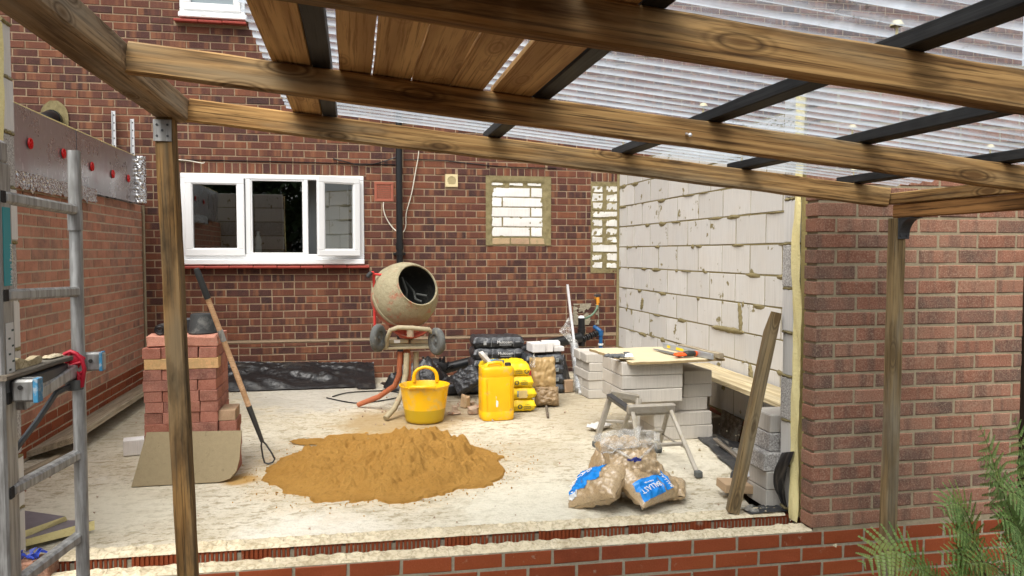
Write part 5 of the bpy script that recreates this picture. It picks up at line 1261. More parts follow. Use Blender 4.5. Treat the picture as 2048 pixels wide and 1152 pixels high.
# ================================================================ SAND HEAP
def sand_h(x, y):
    u, v_ = x - .19, y - 4.86
    e = 1 - (u / .67) ** 2 - ((v_ + .02) / .66) ** 2 + .34 * noise.noise((x * 2.2, y * 2.2, 5)) + .24 * noise.noise((x * 6, y * 6, 9)) + .12 * noise.noise((x * 17, y * 17, 2))
    base = .185 * max(0, e) ** 1.05 * (.66 + .55 * math.exp(-((x - .40) / .34) ** 2 - ((y - 4.92) / .36) ** 2))
    base += .055 * math.exp(-((x + .20) / .11) ** 2 - ((y - 4.98) / .12) ** 2) - .05 * math.exp(-((x + .02) / .10) ** 2 - ((y - 5.16) / .16) ** 2)
    base += .045 * math.exp(-((x - .30) / .13) ** 2 - ((y - 4.55) / .09) ** 2)
    skirt = .012 if e > -.16 else -.02
    if e > .02:
        rough = abs(fbm(x * 8, y * 8, 2, 4)) * .036 - .008 + fbm(x * 26, y * 26, 7, 3) * .014 - .013 * (1 - abs(noise.noise((x * 7 + 3, y * 11, 8)))) ** 6
        lumps = max(0, noise.noise((x * 14, y * 14, 3)) - .12) * .03 + max(0, noise.noise((x * 34, y * 34, 6)) - .12) * .03
        base += min(1, e * 3) * (rough + lumps)
    return base + skirt * (1 if e > -.16 else 1) + (.003 * fbm(x * 20, y * 20))
mb = MB(); NXs, NYs = 290, 250
mb.grid(lambda i, j: (lambda x, y: (x, y, max(-.004, sand_h(x, y))))(-.72 + 1.75 * i, 3.95 + 2.0 * j), NXs, NYs, 0, lambda p: p[2] > .001)
o = mb.build('sand_heap', 'sand', smooth=70); tag(o, 'heap of orange building sand spread on the concrete slab', 'sand heap')
def scatter(name, mat, n, fn, smin, smax, seed):
    rg = random.Random(seed); mb = MB(); c = 0
    while c < n:
        p = fn(rg)
        if p is None: continue
        s = smin + (smax - smin) * rg.random() ** 3; Mx = Euler((rg.uniform(0, 6), rg.uniform(0, 6), rg.uniform(0, 6))).to_matrix()
        mb.add([Mx @ Vector(q) * s + Vector((p[0], p[1], s * .4)) for q in ((1, 0, -.5), (-.6, .8, -.5), (-.5, -.9, -.4), (.1, 0, .8))], [(0, 1, 2), (0, 1, 3), (1, 2, 3), (2, 0, 3)]); c += 1
    return mb.build(name, mat, kind='stuff')
def round_heap(rg):
    a = rg.uniform(0, 6.283); r_ = 1 + abs(rg.gauss(0, .16)); return (.19 + .70 * r_ * math.cos(a), 4.86 + .68 * r_ * math.sin(a))
scatter('sand_crumbs', 'sand', 700, round_heap, .002, .0075, 5)
scatter('grit', 'rubble', 420, lambda rg: (rg.uniform(-2.0, 2.0), rg.uniform(3.75, 8.2)), .002, .009, 6)
scatter('grit', 'rubble', 260, lambda rg: (rg.gauss(.75, .35), rg.gauss(6.6, .35)), .003, .016, 7)
scatter('mortar_crumbs', 'mortar_bed', 240, lambda rg: (rg.gauss(2.3, .3), rg.gauss(5.6, .9)) , .003, .014, 8)
def patch_sand(cx, cy, w, d, seed, lab):
    mb = MB()
    def fn(i, j):
        x = cx + w * (2 * i - 1); y = cy + d * (2 * j - 1); e = 1 - ((x - cx) / w) ** 2 - ((y - cy) / d) ** 2 + .8 * noise.noise((x * 9, y * 9, seed)) - .25
        return (x, y, .010 * max(-.5, min(1, e * 1.4)) + .004 * fbm(x * 26, y * 26, seed) * (1 if e > 0 else 0))
    mb.grid(fn, 50, 36, 0, lambda p: p[2] > .0045); o = mb.build('sand_spill', 'sand', smooth=70); return tag(o, lab, 'sand spill')
patch_sand(-.30, 5.60, .24, .12, 4, 'thin spill of sand behind the left side of the sand heap')
patch_sand(.0, 5.62, .30, .22, 8, 'thin spill of sand joining the back of the sand heap')

# ================================================================ YELLOW TRUG
tr_ = thing('rubber_trug', 'bright yellow two handled rubber trug holding a dark mix', 'bucket', (.54, 6.115, 0))
mb = MB(); Mt = Matrix.Translation((.54, 6.115, 0))
mb.lathe([(0, .003), (.135, .002), (.148, .012), (.152, .03), (.168, .13), (.186, .255), (.194, .283), (.199, .288), (.199, .294), (.192, .294), (.186, .285), (.162, .13), (.145, .02), (0, .02)], 48, Mt); mb.build('tub', 'trug', tr_, smooth=40)
def trug_handle(a, tilt, h):
    Mh = Mt @ Matrix.Rotation(R(a), 4, 'Z'); mb = MB(); pts = []; n = 14
    for i in range(n + 1):
        t = math.pi * i / n; pts.append(Mh @ Vector((-.094 * math.cos(t), -.185 - tilt * math.sin(t) + (.022 * abs(math.cos(t))), .285 + h * math.sin(t) ** .6)))
    mb.tube(pts, [.017 - .004 * math.sin(math.pi * i / n) for i in range(n + 1)], 10)
    return mb
trug_handle(172, -.02, .118).build('handle', 'trug', tr_, smooth=50)
trug_handle(-10, .03, .020).build('handle', 'trug', tr_, smooth=50)
mb = MB(); mb.grid(lambda i, j: (.54 + .164 * j * math.cos(6.2832 * i), 6.115 + .164 * j * math.sin(6.2832 * i), .125 + .01 * noise.noise((j * 3, i * 9, 0))), 24, 5); mb.build('mix_inside', 'mortar_grey', tr_)

# ================================================================ JERRYCAN
jc = thing('jerrycan', 'tall yellow plastic jerrycan standing on the slab', 'jerrycan', (1.11, 6.09, 0))
def rbox(cx, cy, sx, sy, levels, n=40, ex=5.0, rz=0):
    mb = MB(); vs = []
    for z, f in levels:
        for j in range(n):
            a = 2 * math.pi * j / n; c_, s_ = math.cos(a), math.sin(a); r_ = (abs(c_) ** ex + abs(s_) ** ex) ** (-1 / ex)
            p = rotz(rz) @ Vector((sx * f * r_ * c_, sy * f * r_ * s_, 0)); vs.append((cx + p.x, cy + p.y, z))
    N = len(levels)
    fs = [(i * n + j, i * n + (j + 1) % n, (i + 1) * n + (j + 1) % n, (i + 1) * n + j) for i in range(N - 1) for j in range(n)] + [tuple(range(n))[::-1], tuple((N - 1) * n + j for j in range(n))]
    return mb.add(vs, fs)
JR = 4
mb = rbox(1.11, 6.09, .134, .095, [(.003, .93), (.012, .975), (.03, 1), (.068, 1), (.073, .985), (.079, .985), (.084, 1), (.34, 1), (.345, .985), (.352, .985), (.357, 1), (.40, 1), (.418, .965), (.425, .90)], rz=JR); mb.build('can_body', 'jerry', jc, smooth=35)
mb = MB()
for xx in (-.095, .095): mb.tube([(1.11 + xx, 5.996 + xx * .07, .09), (1.11 + xx, 5.996 + xx * .07, .335)], .004, 8)
mb.tube([(1.02, 5.994, .338), (1.20, 6.006, .338)], .004, 8); mb.tube([(1.02, 5.994, .088), (1.20, 6.006, .088)], .004, 8); mb.build('moulded_rib', 'jerry', jc, smooth=40)
mb = MB(); mb.tube([(1.03, 6.08, .42), (1.045, 6.08, .445), (1.10, 6.085, .452), (1.15, 6.09, .45), (1.165, 6.09, .42)], .015, 10); mb.build('handle', 'jerry', jc, smooth=50)
mb = MB(); mb.tube([(1.205, 6.09, .42), (1.205, 6.09, .448)], .026, 16); mb.build('cap', 'rubber_bucket', jc, smooth=40)
mb = MB(); mb.prism([(-.012, .02), (-.004, .055), (.002, .05), (-.001, .022), (.016, .015), (.014, -.03), (-.010, -.034)], 0, .0015, Matrix.Translation((1.093, 5.9935, .145))); mb.build('torn_label', 'white_label', jc)

# ================================================================ BAGS
def bag(name, lab, cat, loc, half, mat, rz=0, M=None, seed=1, wr=.012, flat=.6, grp=None, n=22, ex=2.6, pw=.45):
    t = thing(name, lab, cat, loc, grp); Mr = M if M is not None else rotz(rz)
    mb = pillow(*half, n=n, wr=wr, seed=seed, flat=flat, ex=ex, pw=pw); xf(mb, Mr, loc); mb.build('bag_body', mat, t, smooth=70)
    return t, Mr
def seam(t, Mr, loc, half, mat, ends=(1, -1)):
    for s_ in ends:
        mb = MB(); mb.grid(lambda i, j: tuple(Mr @ Vector((s_ * (half[0] * .97 + .028 * i), half[1] * .9 * (2 * j - 1), .006 * noise.noise((j * 8, i, s_)))) + Vector(loc)), 2, 14); mb.build('bag_seam', mat, t, smooth=60)
def ring(t, c, Mf, r0, r1, mat, name='ring_mark'):
    mb = MB(); N = 24; vs = []
    for i in range(N):
        a = 2 * math.pi * i / N
        for rr in (r0, r1): vs.append(Mf @ Vector((rr * math.cos(a), rr * math.sin(a), 0)) + Vector(c))
    mb.add(vs, [(2 * i, 2 * i + 1, (2 * i + 3) % (2 * N), (2 * i + 2) % (2 * N)) for i in range(N)]); mb.build(name, mat, t)
fm = face_m((1, 0, 0), (0, 0, 1))
# four yellow cement bags
cz = [.052, .153, .253, .356]
labs = ['yellow cement bag at the bottom of the stack behind the jerrycan', 'cement bag with a blue end and beige panel, second from the bottom', 'yellow cement bag second from the top of its stack', 'topmost yellow cement bag with a blue corner, behind the jerrycan']
for i, (z, lab) in enumerate(zip(cz, labs)):
    loc = (1.285 + (.0, .0, -.02, -.045)[i], 6.44, z); half = (.20, .165, .056 if i < 3 else .062)
    t, Mr = bag('cement_bag', lab, 'cement bag', loc, half, 'yellow_bag' if i != 1 else 'yellow_bag', (0, 2, -1, -2)[i], None, 30 + i, .008, .85, 'yellow cement bags stacked behind the jerrycan', 28, 7, .32)
    yf = loc[1] - half[1] - .004
    if i == 1:
        mb = MB(); mb.grid(lambda a, c: (1.325 + .15 * a, yf + .014 + .05 * (abs(2 * c - 1)) ** 3 + .004 * noise.noise((a * 4, c * 4, 0)), z - .047 + .094 * c), 10, 12); mb.build('blue_panel', 'blue_paint', t, smooth=60)
        mb = MB(); mb.box((1.37, yf + .008, z), (.075, .003, .062)); mb.build('beige_panel', 'beige_print', t)
    else:
        xc, sgn = {0: (1.345, 1), 2: (1.318, 1), 3: (1.40, -1)}[i]
        zc = z - .002 if i < 3 else z - .012
        ring(t, (xc, yf + .001, zc), fm, .012, .019, 'dark_print')
        for q, (s_, sz_) in enumerate((('GENERAL', .0105), ('PURPOSE', .0135), ('CEMENT', .0155))):
            text(s_, sz_, (xc + sgn * .064, yf + .001, zc + .016 - q * .016), fm, 'dark_print', t)
    if i == 3:
        mb = pillow(.045, .06, .008, 8, .004, 2); xf(mb, roty(-4), (1.15, 6.40, .425)); mb.build('blue_corner', 'blue_paint', t, smooth=60)
mb = MB(); mb.grid(lambda i, j: (1.475 + .03 * i, 6.36 + .1 * j, .05 + .03 * noise.noise((i * 3, j * 3, 0)) * 2 + .01 * j), 4, 6); 
mb = pillow(.07, .05, .03, 10, .012, 5); xf(mb, roty(50), (1.06, 6.35, .45)); o = mb.build('paper_bag_scrap', 'white_dust', smooth=50); tag(o, 'crumpled pale paper scrap behind the jerrycan top', 'paper')
mb = MB(); mb.tube([(1.10, 6.22, .425), (1.14, 6.20, .445), (1.19, 6.18, .44)], [.02, .022, .016], 10); o = mb.build('grey_glove', 'glove', smooth=50); tag(o, 'grey glove lying behind the jerrycan on the cement bags', 'glove')
# black printed bags
def black_bag(loc, half, lab, rz, seed, grp, txt=True, M=None, tx=.06):
    t, Mr = bag('cement_bag', lab, 'cement bag', loc, half, 'black_bag', rz, M, seed, .010, .95, grp, 30, 8, .28)
    if txt:
        yf = -half[1] - .003
        P = lambda x, z, o=0: tuple(Mr @ Vector((x, yf + o, z)) + Vector(loc)); fr = face_m(Mr @ Vector((1, 0, 0)), Mr @ Vector((0, 0, 1)))
        text('Multicem', .040, P(tx, .006), fr, 'white_print', t); 
        
        for q, s_ in ((P(tx + .005, -.020), (.115, .002, .005)), (P(-half[0] * .52, 0), (.028, .002, .036)), (P(-half[0] * .44 + .04, -.001), (.002, .002, half[2] * 1.2)), (P(tx + .085, 0), (.002, .002, half[2] * 1.2)), (P(tx + .125, .008), (.045, .002, .005))):
            mb = MB(); mb.box(q, s_, 0, Mr); mb.build('print', 'grey_print', t)
    return t
gb = 'black cement bags in the tall stack at the back'
hz = [.052, .156, .258, .362, .470]
lb = ['black cement bag at the floor of the tall stack', 'black cement bag second from the floor in the tall stack', 'black cement bag in the middle of the tall stack', 'black cement bag just below the top one of the tall stack', 'topmost black cement bag of the tall stack by the wall']
for i, (z, lab) in enumerate(zip(hz, lb)):
    black_bag((1.355 + (.03, .01, -.01, 0, .0)[i], 7.42, z), (.25, .16, .058), lab, (1, -2, 1, 0, -3)[i], 50 + i, gb, i > 2)
gb2 = 'black cement bags in the short stack under the white blocks'
lb2 = ['black cement bag at the floor of the short stack right of the sand bag', 'second black bag up in the short stack right of the sand bag', 'third black bag up in the short stack right of the sand bag', 'top black bag of the short stack, under the white blocks']
for i, lab in enumerate(lb2):
    z = .045 + .092 * i; t = black_bag((1.755, 7.22, z), (.185, .16, .052), lab, (2, -1, 1, 0)[i], 70 + i, gb2, False)
    mb = MB(); mb.box((1.87, 7.056, z), (.028, .002, .034)); mb.build('print', 'grey_print', t)
    for q in range(4):
        mb = MB(); mb.box((1.86 + .006 * q, 7.0545, z), (.0025, .002, .026)); mb.build('print', 'dark_print', t)
black_bag((1.005, 7.02, .165), (.13, .10, .055), 'slumped black bag leaning down in front of the tall black stack', 0, 81, None, False, rotz(-12) @ roty(-32) @ rotx(62))
mb = MB(); mb.box((1.0, 7.25, .06), (.38, .2, .10), .02, rotz(6)); o = mb.build('cement_bag', 'black_bag'); tag(o, 'flattened black bag on the floor behind the yellow trug', 'cement bag')
gw = 'small white blocks on the short black stack'
for (x, y, z, s, rz_, lab) in ((1.69, 7.16, .436, (.13, .20, .085), 4, 'small white block left of two on the black bags'), (1.80, 7.18, .439, (.085, .20, .09), -3, 'ribbed white block in the middle on the black bags'), (1.895, 7.2, .415, (.105, .18, .045), 6, 'flat white piece of block on the right of the black bags'), (1.885, 7.23, .46, (.10, .15, .042), -8, 'thin white block resting on the flat white piece')):
    loose_block((x, y, z), rz_, s, lab, gw, 'block_clean')
# clear sack of sand
t = thing('sand_sack', 'tall tan sack of sand slumped in clear plastic, beside the yellow bags', 'sand sack', (1.60, 6.62, 0))
mb = pillow(.112, .148, .075, 30, .014, 12, .9, 5, .34); xf(mb, rotz(6) @ rotx(82), (1.622, 6.63, .265)); mb.build('sack_body', 'tan_bag', t, smooth=70)
mb = MB(); mb.grid(lambda i, j: (1.50 + .035 * i + .02 * noise.noise((j * 6, i, 1)), 6.52 + .12 * j, .34 + .11 * i * math.sin(3.1 * j) + .02 * noise.noise((j * 9, i * 4, 2))), 6, 16); mb.build('plastic_flap', 'film', t, smooth=60)
t2 = thing('sand_sack', 'squat tan sack of sand on the slab in front of the tall one', 'sand sack', (1.625, 6.50, 0))
mb = pillow(.105, .085, .066, 26, .018, 19, .9, 4, .36); xf(mb, rotz(-8) @ rotx(70), (1.628, 6.50, .086)); mb.build('sack_body', 'tan_bag_dark', t2, smooth=70)
mb = MB(); mb.prism([(-.02, 0), (.028, -.01), (.03, .1), (0, .13), (-.026, .06)], 0, .012, Matrix.Translation((1.475, 6.56, .205))); o = mb.build('red_card', 'red_plastic'); tag(o, 'dark red packaging flap between the yellow bags and the sand sack', 'packaging')
mb = MB(); mb.tube([(1.515, 6.0, .012), (1.60, 6.40, .020)], .011, 8); o = mb.build('stick', 'board_dark', smooth=40); tag(o, 'short grey stick pointing out from the squat sand sack', 'stick')
# rubble
rg = random.Random(3)
for i, (x, y, s, lab) in enumerate(((.70, 6.50, .05, 'broken concrete piece right behind the yellow trug'), (.80, 6.32, .055, 'flat grey rubble flake right of the yellow trug'), (.93, 6.58, .05, 'square buff brick bat standing near the slumped black bag'), (.825, 6.46, .036, 'small pinkish brick chip in the rubble'), (.99, 6.40, .045, 'reddish brick fragment close left of the jerrycan'), (.95, 6.30, .05, 'pale lump of rubble at the foot of the jerrycan'), (1.0, 6.66, .03, 'grey rubble crumb behind the jerrycan'))):
    mb = MB(); hz_ = {1: .25, 2: 1.1}.get(i, .6); mb.box((0, 0, 0), (s * 1.7, s * 1.2, s * 2 * hz_), s * .2); mb.v = [tuple(Vector(p) + Vector((rg.uniform(-1, 1), rg.uniform(-1, 1), rg.uniform(-1, 1) * hz_)) * s * .22) for p in mb.v]
    xf(mb, rotz(rg.uniform(0, 180)), (x, y, s * hz_ * .95)); o = mb.build('rubble_piece', 'buff_brick' if i == 2 else 'rubble'); tag(o, lab, 'rubble')
# wrapped pole
pw = thing('wrapped_pole', 'thin silver pole in torn plastic wrap leaning on the back wall', 'pole', (2.065, 6.98, 0))
p0, p1 = Vector((2.07, 6.98, .0)), Vector((2.305, 8.27, .965)); D = p1 - p0
mb = MB(); mb.box(tuple((p0 + p1) / 2), (D.length, .026, .042), .003, frame(D)); mb.build('pole', 'galv_bright', pw)
mb = MB(); mb.tube([p0 + D * (.02 + .42 * i / 14) for i in range(15)], [.045 + .012 * noise.noise((i * .9, 3, 1)) for i in range(15)], 12); mb.build('blue_wrap', 'film', pw, smooth=50)
mb = MB(); mb.tube([p0 + D * (.04 + .38 * i / 8) for i in range(9)], [.034 + .006 * noise.noise((i * .9, 3, 7)) for i in range(9)], 10); mb.build('wrap_lining', 'level', pw, smooth=50)
mb = MB(); mb.grid(lambda i, j: tuple(p0 + D * (.42 + .26 * i) + Vector((-.03 - .12 * j * (1 - abs(2 * i - 1)) + .02 * noise.noise((i * 6, j * 4, 2)), -.03 + .03 * noise.noise((i * 7, j * 5, 4)), .02 * noise.noise((i * 5, j * 9, 5))))), 16, 8); mb.build('torn_wrap', 'film', pw, smooth=60)
mb = MB(); mb.box((1.99, 7.12, .06), (.1, .06, .12), .008, rotz(20)); o = mb.build('brick_bat', 'buff_brick'); tag(o, 'dark rusty brick bat at the foot of the wrapped pole', 'brick')

# ================================================================ BLOCK STACKS AND WORK TABLE
gc = 'white blocks in the back stack behind the table'
for k_ in range(5):
    for q in range(2):
        lab = ['lowest', 'second', 'third', 'fourth', 'topmost'][k_] + ' course block of the back stack, ' + ['front one', 'rear one'][q]
        loose_block((2.30 + (.0, .006, -.004, .01, -.014)[k_], 6.86 + .222 * q, .041 + .0815 * k_), (1, -1, 2, 0, -2)[k_], (.44, .215, .080), lab, gc)
gd = 'grey white blocks stacked under the dusty board'
names = ['bottom', 'second', 'third']
for k_ in range(3):
    for q in range(2):
        loose_block((2.295 + (0, -.008, -.02)[k_], 5.245 + .22 * q + (.0, .0, .05)[k_], .0485 + .097 * k_), (0, 1, -1)[k_], (.44, .215, .095), names[k_] + ' block from the slab in the table base, ' + ['near', 'far'][q] + ' side', gd)
for k_ in range(3):
    for q in range(2):
        loose_block((2.022, 5.16 + .22 * q, .3385 + .0955 * k_), (0, .6, -.4)[k_], (.445, .215, .093), ['lower', 'middle', 'upper'][k_] + ' overhanging block beneath the dusty board, ' + ['near', 'far'][q] + ' side', gd)
for k_ in range(2):
    loose_block((2.42, 5.40, .3385 + .0955 * k_), 90, (.43, .215, .093), ['lower', 'upper'][k_] + ' block set back on the right side of the table', gd)
tb = MB(); 
def osb(i, j):
    x = 1.765 + .76 * i; y = 4.985 + .72 * j; sk = .05 * (1 - i) * (1 - j)
    ex = (.012 * noise.noise((j * 9, 3, 3)) if i in (0, 1) else 0); ey = (.010 * noise.noise((i * 12, 5, 2)) if j in (0, 1) else 0)
    return (x + ex + .08 * (1 - j) * (1 - i), y + ey, .594 + .004 * fbm(i * 4, j * 4) - .010 * (1 - j) * (1 - i))
tb.grid(osb, 40, 36); n0 = len(tb.v)
lo = MB(); lo.grid(lambda i, j: tuple(Vector(osb(i, j)) + Vector((0, 0, -.017))), 40, 36)
tb.add(lo.v, [q[::-1] for q in lo.f], 1)
nu, nv = 40, 36; idx = lambda i, j: i * (nv + 1) + j
per = [idx(i, 0) for i in range(nu + 1)] + [idx(nu, j) for j in range(1, nv + 1)] + [idx(i, nv) for i in range(nu - 1, -1, -1)] + [idx(0, j) for j in range(nv - 1, 0, -1)]
for a, c in zip(per, per[1:] + per[:1]): tb.f.append((a, a + n0, c + n0, c)); tb.mi.append(1)
o = tb.build('work_board', ['osb_top', 'osb_edge'], smooth=40); tag(o, 'mortar dusted board laid as a table top on the block stack', 'board')
# things on the table
gl_ = thing('work_glove', 'grey work glove with a white cuff on the dusty board', 'glove', (1.80, 5.10, .60))
mb = pillow(.062, .042, .016, 12, .006, 4); xf(mb, rotz(-8), (1.795, 5.12, .612)); mb.build('palm', 'glove', gl_, smooth=60)
for i, (dx, dy, a, L) in enumerate(((-.07, .035, 165, .04), (-.085, .012, 176, .045), (-.085, -.012, 186, .042), (-.07, -.03, 196, .036), (-.02, -.055, 215, .036))):
    d = Vector((math.cos(R(a)), math.sin(R(a)), .05)); b0 = Vector((1.80 + dx * .7, 5.12 + dy * .8, .612)); mb = MB(); mb.tube([b0, b0 + d * L * .5 + Vector((0, 0, .006)), b0 + d * L], [.011, .011, .007], 8); mb.build('finger', 'glove', gl_, smooth=50)
mb = pillow(.03, .04, .018, 10, .006, 9); xf(mb, rotz(-14), (1.862, 5.10, .614)); mb.build('cuff', 'white_print', gl_, smooth=60)
mb = MB(); mb.box((1.855, 5.12, .634), (.04, .03, .012), .004, rotz(10)); mb.build('strap', 'glove', gl_)
sw = thing('hand_saw', 'hand saw with an orange and black grip on the dusty board', 'saw', (2.25, 5.15, .60))
mb = MB(); A = [Vector((2.20, 5.50, .603)), Vector((2.235, 5.10, .603)), Vector((2.285, 5.15, .607)), Vector((2.215, 5.52, .606))]
mb.add([*A, *[a + Vector((0, 0, .0015)) for a in A]], [(0, 1, 2, 3), (4, 7, 6, 5), (0, 4, 5, 1), (1, 5, 6, 2), (2, 6, 7, 3), (3, 7, 4, 0)]); mb.build('blade', 'blade', sw)
mb = pillow(.042, .03, .018, 10, .002, 2); xf(mb, rotz(6), (2.235, 5.085, .614)); mb.build('grip_front', 'orange', sw, smooth=60)
mb = MB(); mb.tube([(2.265, 5.085, .617), (2.31, 5.095, .620), (2.36, 5.115, .617)], [.020, .022, .018], 12); mb.build('grip', 'rubber_bucket', sw, smooth=50)
mb = MB(); mb.tube([(2.355, 5.11, .617), (2.372, 5.118, .617)], [.020, .017], 12); mb.build('grip_end', 'orange', sw, smooth=50)
lv = thing('spirit_level', 'grey spirit level with yellow vials at the right of the dusty board', 'spirit level', (2.37, 5.2, .60))
a, c = Vector((2.335, 5.62, .616)), Vector((2.405, 4.93, .616)); F = frame(c - a)
mb = MB(); mb.box(tuple((a + c) / 2), ((c - a).length, .020, .040), .002, F); mb.build('level_body', 'level', lv)
mb = MB(); mb.box(tuple(a.lerp(c, .38)), (.11, .023, .022), .003, F); mb.box(tuple(a.lerp(c, .14)), (.05, .023, .022), .003, F); mb.build('vial', 'yellow_bag', lv)
o = beam('timber_offcut', (2.43, 5.52, .618), (2.475, 4.95, .618), .045, .036, 'board_grey', None); tag(o, 'timber offcut beside the spirit level at the board edge', 'timber')
# folding trestle
ts = thing('folding_trestle', 'low folding aluminium trestle splashed with mortar, in front of the blocks', 'trestle', (1.85, 4.75, 0))
def leg(p0, p1, w=.025, nm='leg', m_='alu_dirty'):
    mb = MB(); p0, p1 = Vector(p0), Vector(p1); d = p1 - p0; mb.box(tuple((p0 + p1) / 2), (d.length, w, w * .8), .004, frame(d, (0, 1, .2))); o = mb.build(nm, m_, ts); return o
leg((1.645, 4.52, .365), (1.955, 4.52, .365), .05, 'top_bar'); leg((1.655, 4.53, .335), (1.945, 4.53, .335), .026, 'top_bar')
for (a, c) in (((1.675, 4.51, .35), (1.65, 4.26, .03)), ((1.925, 4.51, .35), (1.985, 4.26, .03)), ((1.675, 4.55, .35), (1.66, 4.82, .03)), ((1.925, 4.55, .35), (1.975, 4.82, .03))):
    leg(a, c); mb = MB(); mb.box((c[0] + (c[0] - a[0]) * .06, c[1] + (c[1] - a[1]) * .06, .02), (.042, .042, .04), .006); mb.build('foot', 'rubber', ts)
leg((1.665, 4.40, .165), (1.955, 4.40, .165), .022, 'rung'); leg((1.67, 4.68, .18), (1.95, 4.68, .18), .022, 'rung'); leg((1.955, 4.36, .15), (1.955, 4.72, .15), .014, 'stay')
leg((1.70, 5.02, .375), (1.905, 5.02, .335), .045, 'top_bar')
for (a, c) in (((1.715, 5.03, .375), (1.615, 5.06, .03)), ((1.90, 5.0, .335), (1.83, 4.88, .03))):
    leg(a, c, .036); mb = MB(); mb.box((c[0], c[1], .02), (.042, .05, .04), .006); mb.build('foot', 'rubber', ts)
leg((1.665, 5.05, .18), (1.87, 4.95, .18), .022, 'rung')
leg((1.69, 5.0, .36), (1.67, 4.55, .355), .04, 'side_rail', 'steel_dark')
mb = pillow(.10, .05, .02, 12, .015, 3); xf(mb, rotz(30), (1.80, 5.55, .03)); o = mb.build('plastic_scrap', 'white_dust', smooth=60); tag(o, 'white crumpled plastic scrap on the slab behind the trestle', 'plastic scrap')

# bench plank along the right wall and what stands below it
o = beam('scaffold_plank', (2.765, 6.02, .392), (2.765, 4.20, .362), .28, .035, 'board_light', None, (0, 0, 1), .003, .0012, 18); tag(o, 'pale scaffold plank laid along the right block wall', 'board')
for k_ in range(3): loose_block((2.78, 4.36, -.26 + .152 + .1525 * k_ + .0), 0, (.215, .215, .152), ['lowest', 'middle', 'upper'][k_] + ' block propping the near end of the scaffold plank', 'blocks propping the scaffold plank')
for k_ in range(4): loose_block((2.715, 5.93, .044 + .083 * k_), 90, (.215, .215, .082), ['lowest', 'second', 'third', 'upper'][k_] + ' block propping the far end of the scaffold plank', 'blocks propping the scaffold plank')
mb = MB(); Mx = Matrix.Translation((2.80, 5.70, -.20)) @ Matrix.Rotation(R(-90), 4, 'Z') @ Matrix.Rotation(R(-14), 4, 'X'); mb.prism([(0, 0), (.32, 0), (.32, .27), (0, .29)], 0, .016, Mx); o = mb.build('board_offcut', 'board_dark'); tag(o, 'dark square board offcut leaning against the foot of the right wall', 'board')
mb = MB(); mb.grid(lambda i, j: (slab_edge_x(3.9 + 1.5 * i) - .10 + .42 * j, 3.9 + 1.5 * i, .012 - .20 * max(0, j - .25) ** 1.1 + .045 * fbm(i * 6, j * 4, 3) * (.3 + j)), 60, 24); o = mb.build('damp_membrane', 'dpm', smooth=60); tag(o, 'dusty black membrane draped over the slab edge by the right wall', 'membrane')
o = beam('timber_batten', (2.33, 4.15, .018), (2.475, 5.02, .018), .03, .02, 'board_dark', None); tag(o, 'thin dark batten along the slab edge at the right', 'batten')
# block return at the right corner
gk = 'blocks laid flat at the right front corner'
labk = ['bottom block of the corner stack beside the foam edge', 'second block up in the corner stack beside the foam edge', 'rough middle block of the corner stack beside the foam edge', 'speckled fourth block up in the corner stack', 'topmost block of the corner stack, set back a little']
for k_ in range(5):
    loose_block((2.31 + (.0, .0, -.012, .03, .035)[k_], 3.752 + (0, 0, -.004, .03, .03)[k_], .049 + .0965 * k_), (0, .5, -1, 1, 0)[k_], (.44, .205, .094), labk[k_], gk, 'block_rough' if k_ in (2, 3) else 'block_loose')
# black damp membrane at the foam edge
mb = MB(); mb.grid(lambda i, j: (2.145 - .045 * math.sin(math.pi * i) * (1 - .3 * j) + .01 * noise.noise((i * 4, j * 4, 3)), 3.60 - .115 * j * (.55 + .45 * i) , .04 + .30 * i * (1 - .12 * (1 - j)) ), 18, 10); o = mb.build('damp_membrane', 'black_plastic', smooth=60); tag(o, 'black membrane curling out beside the yellow foam', 'membrane')
mb = MB(); mb.grid(lambda i, j: (1.95 + .25 * i, 3.56 + .11 * j, .014 + .012 * fbm(i * 6, j * 4, 1)), 20, 10); o = mb.build('damp_membrane', 'dpm', smooth=60); tag(o, 'flat scrap of black membrane under the corner block stack', 'membrane')
# leaning prop
pr0, pr1 = Vector((1.885, 3.62, .006)), Vector((2.128, 3.66, 1.02))
Fp = frame(pr1 - pr0, (.35, 1, 0)); mb = MB(); L = (pr1 - pr0).length; w, h = .055, .085
sec = [(-w / 2, -h / 2), (w / 2, -h / 2), (w / 2, h / 2), (-w / 2, h / 2)]
vs = []
for i in range(11):
    t = i / 10
    for q, (y, z) in enumerate(sec): vs.append(((t - .5) * L * (1 if not (i == 10) else (1.0 if q in (0, 1) else .80)), y, z))
mb.add(vs, [(i * 4 + j, i * 4 + (j + 1) % 4, (i + 1) * 4 + (j + 1) % 4, (i + 1) * 4 + j) for i in range(10) for j in range(4)] + [(3, 2, 1, 0), (40, 41, 42, 43)])
o = link(mb.mesh('timber_prop', 'prop'), 'timber_prop', tuple((pr0 + pr1) / 2), None, M=Fp); tag(o, 'sharp ended timber prop leaning on the right wall end', 'timber')
# cardboard and tin
mb = MB(); mb.box((2.045, 3.86, .06), (.20, .14, .045), .002, rotz(-6) @ roty(4)); o = mb.build('cardboard_box', 'card'); tag(o, 'flattened cardboard box behind the leaning prop', 'cardboard')
mb = MB(); mb.tube([(2.11, 3.86, .105), (2.13, 3.88, .19)], .045, 20); o = mb.build('tin_can', 'tin', smooth=40); tag(o, 'shiny tin lying on the cardboard behind the prop', 'tin')

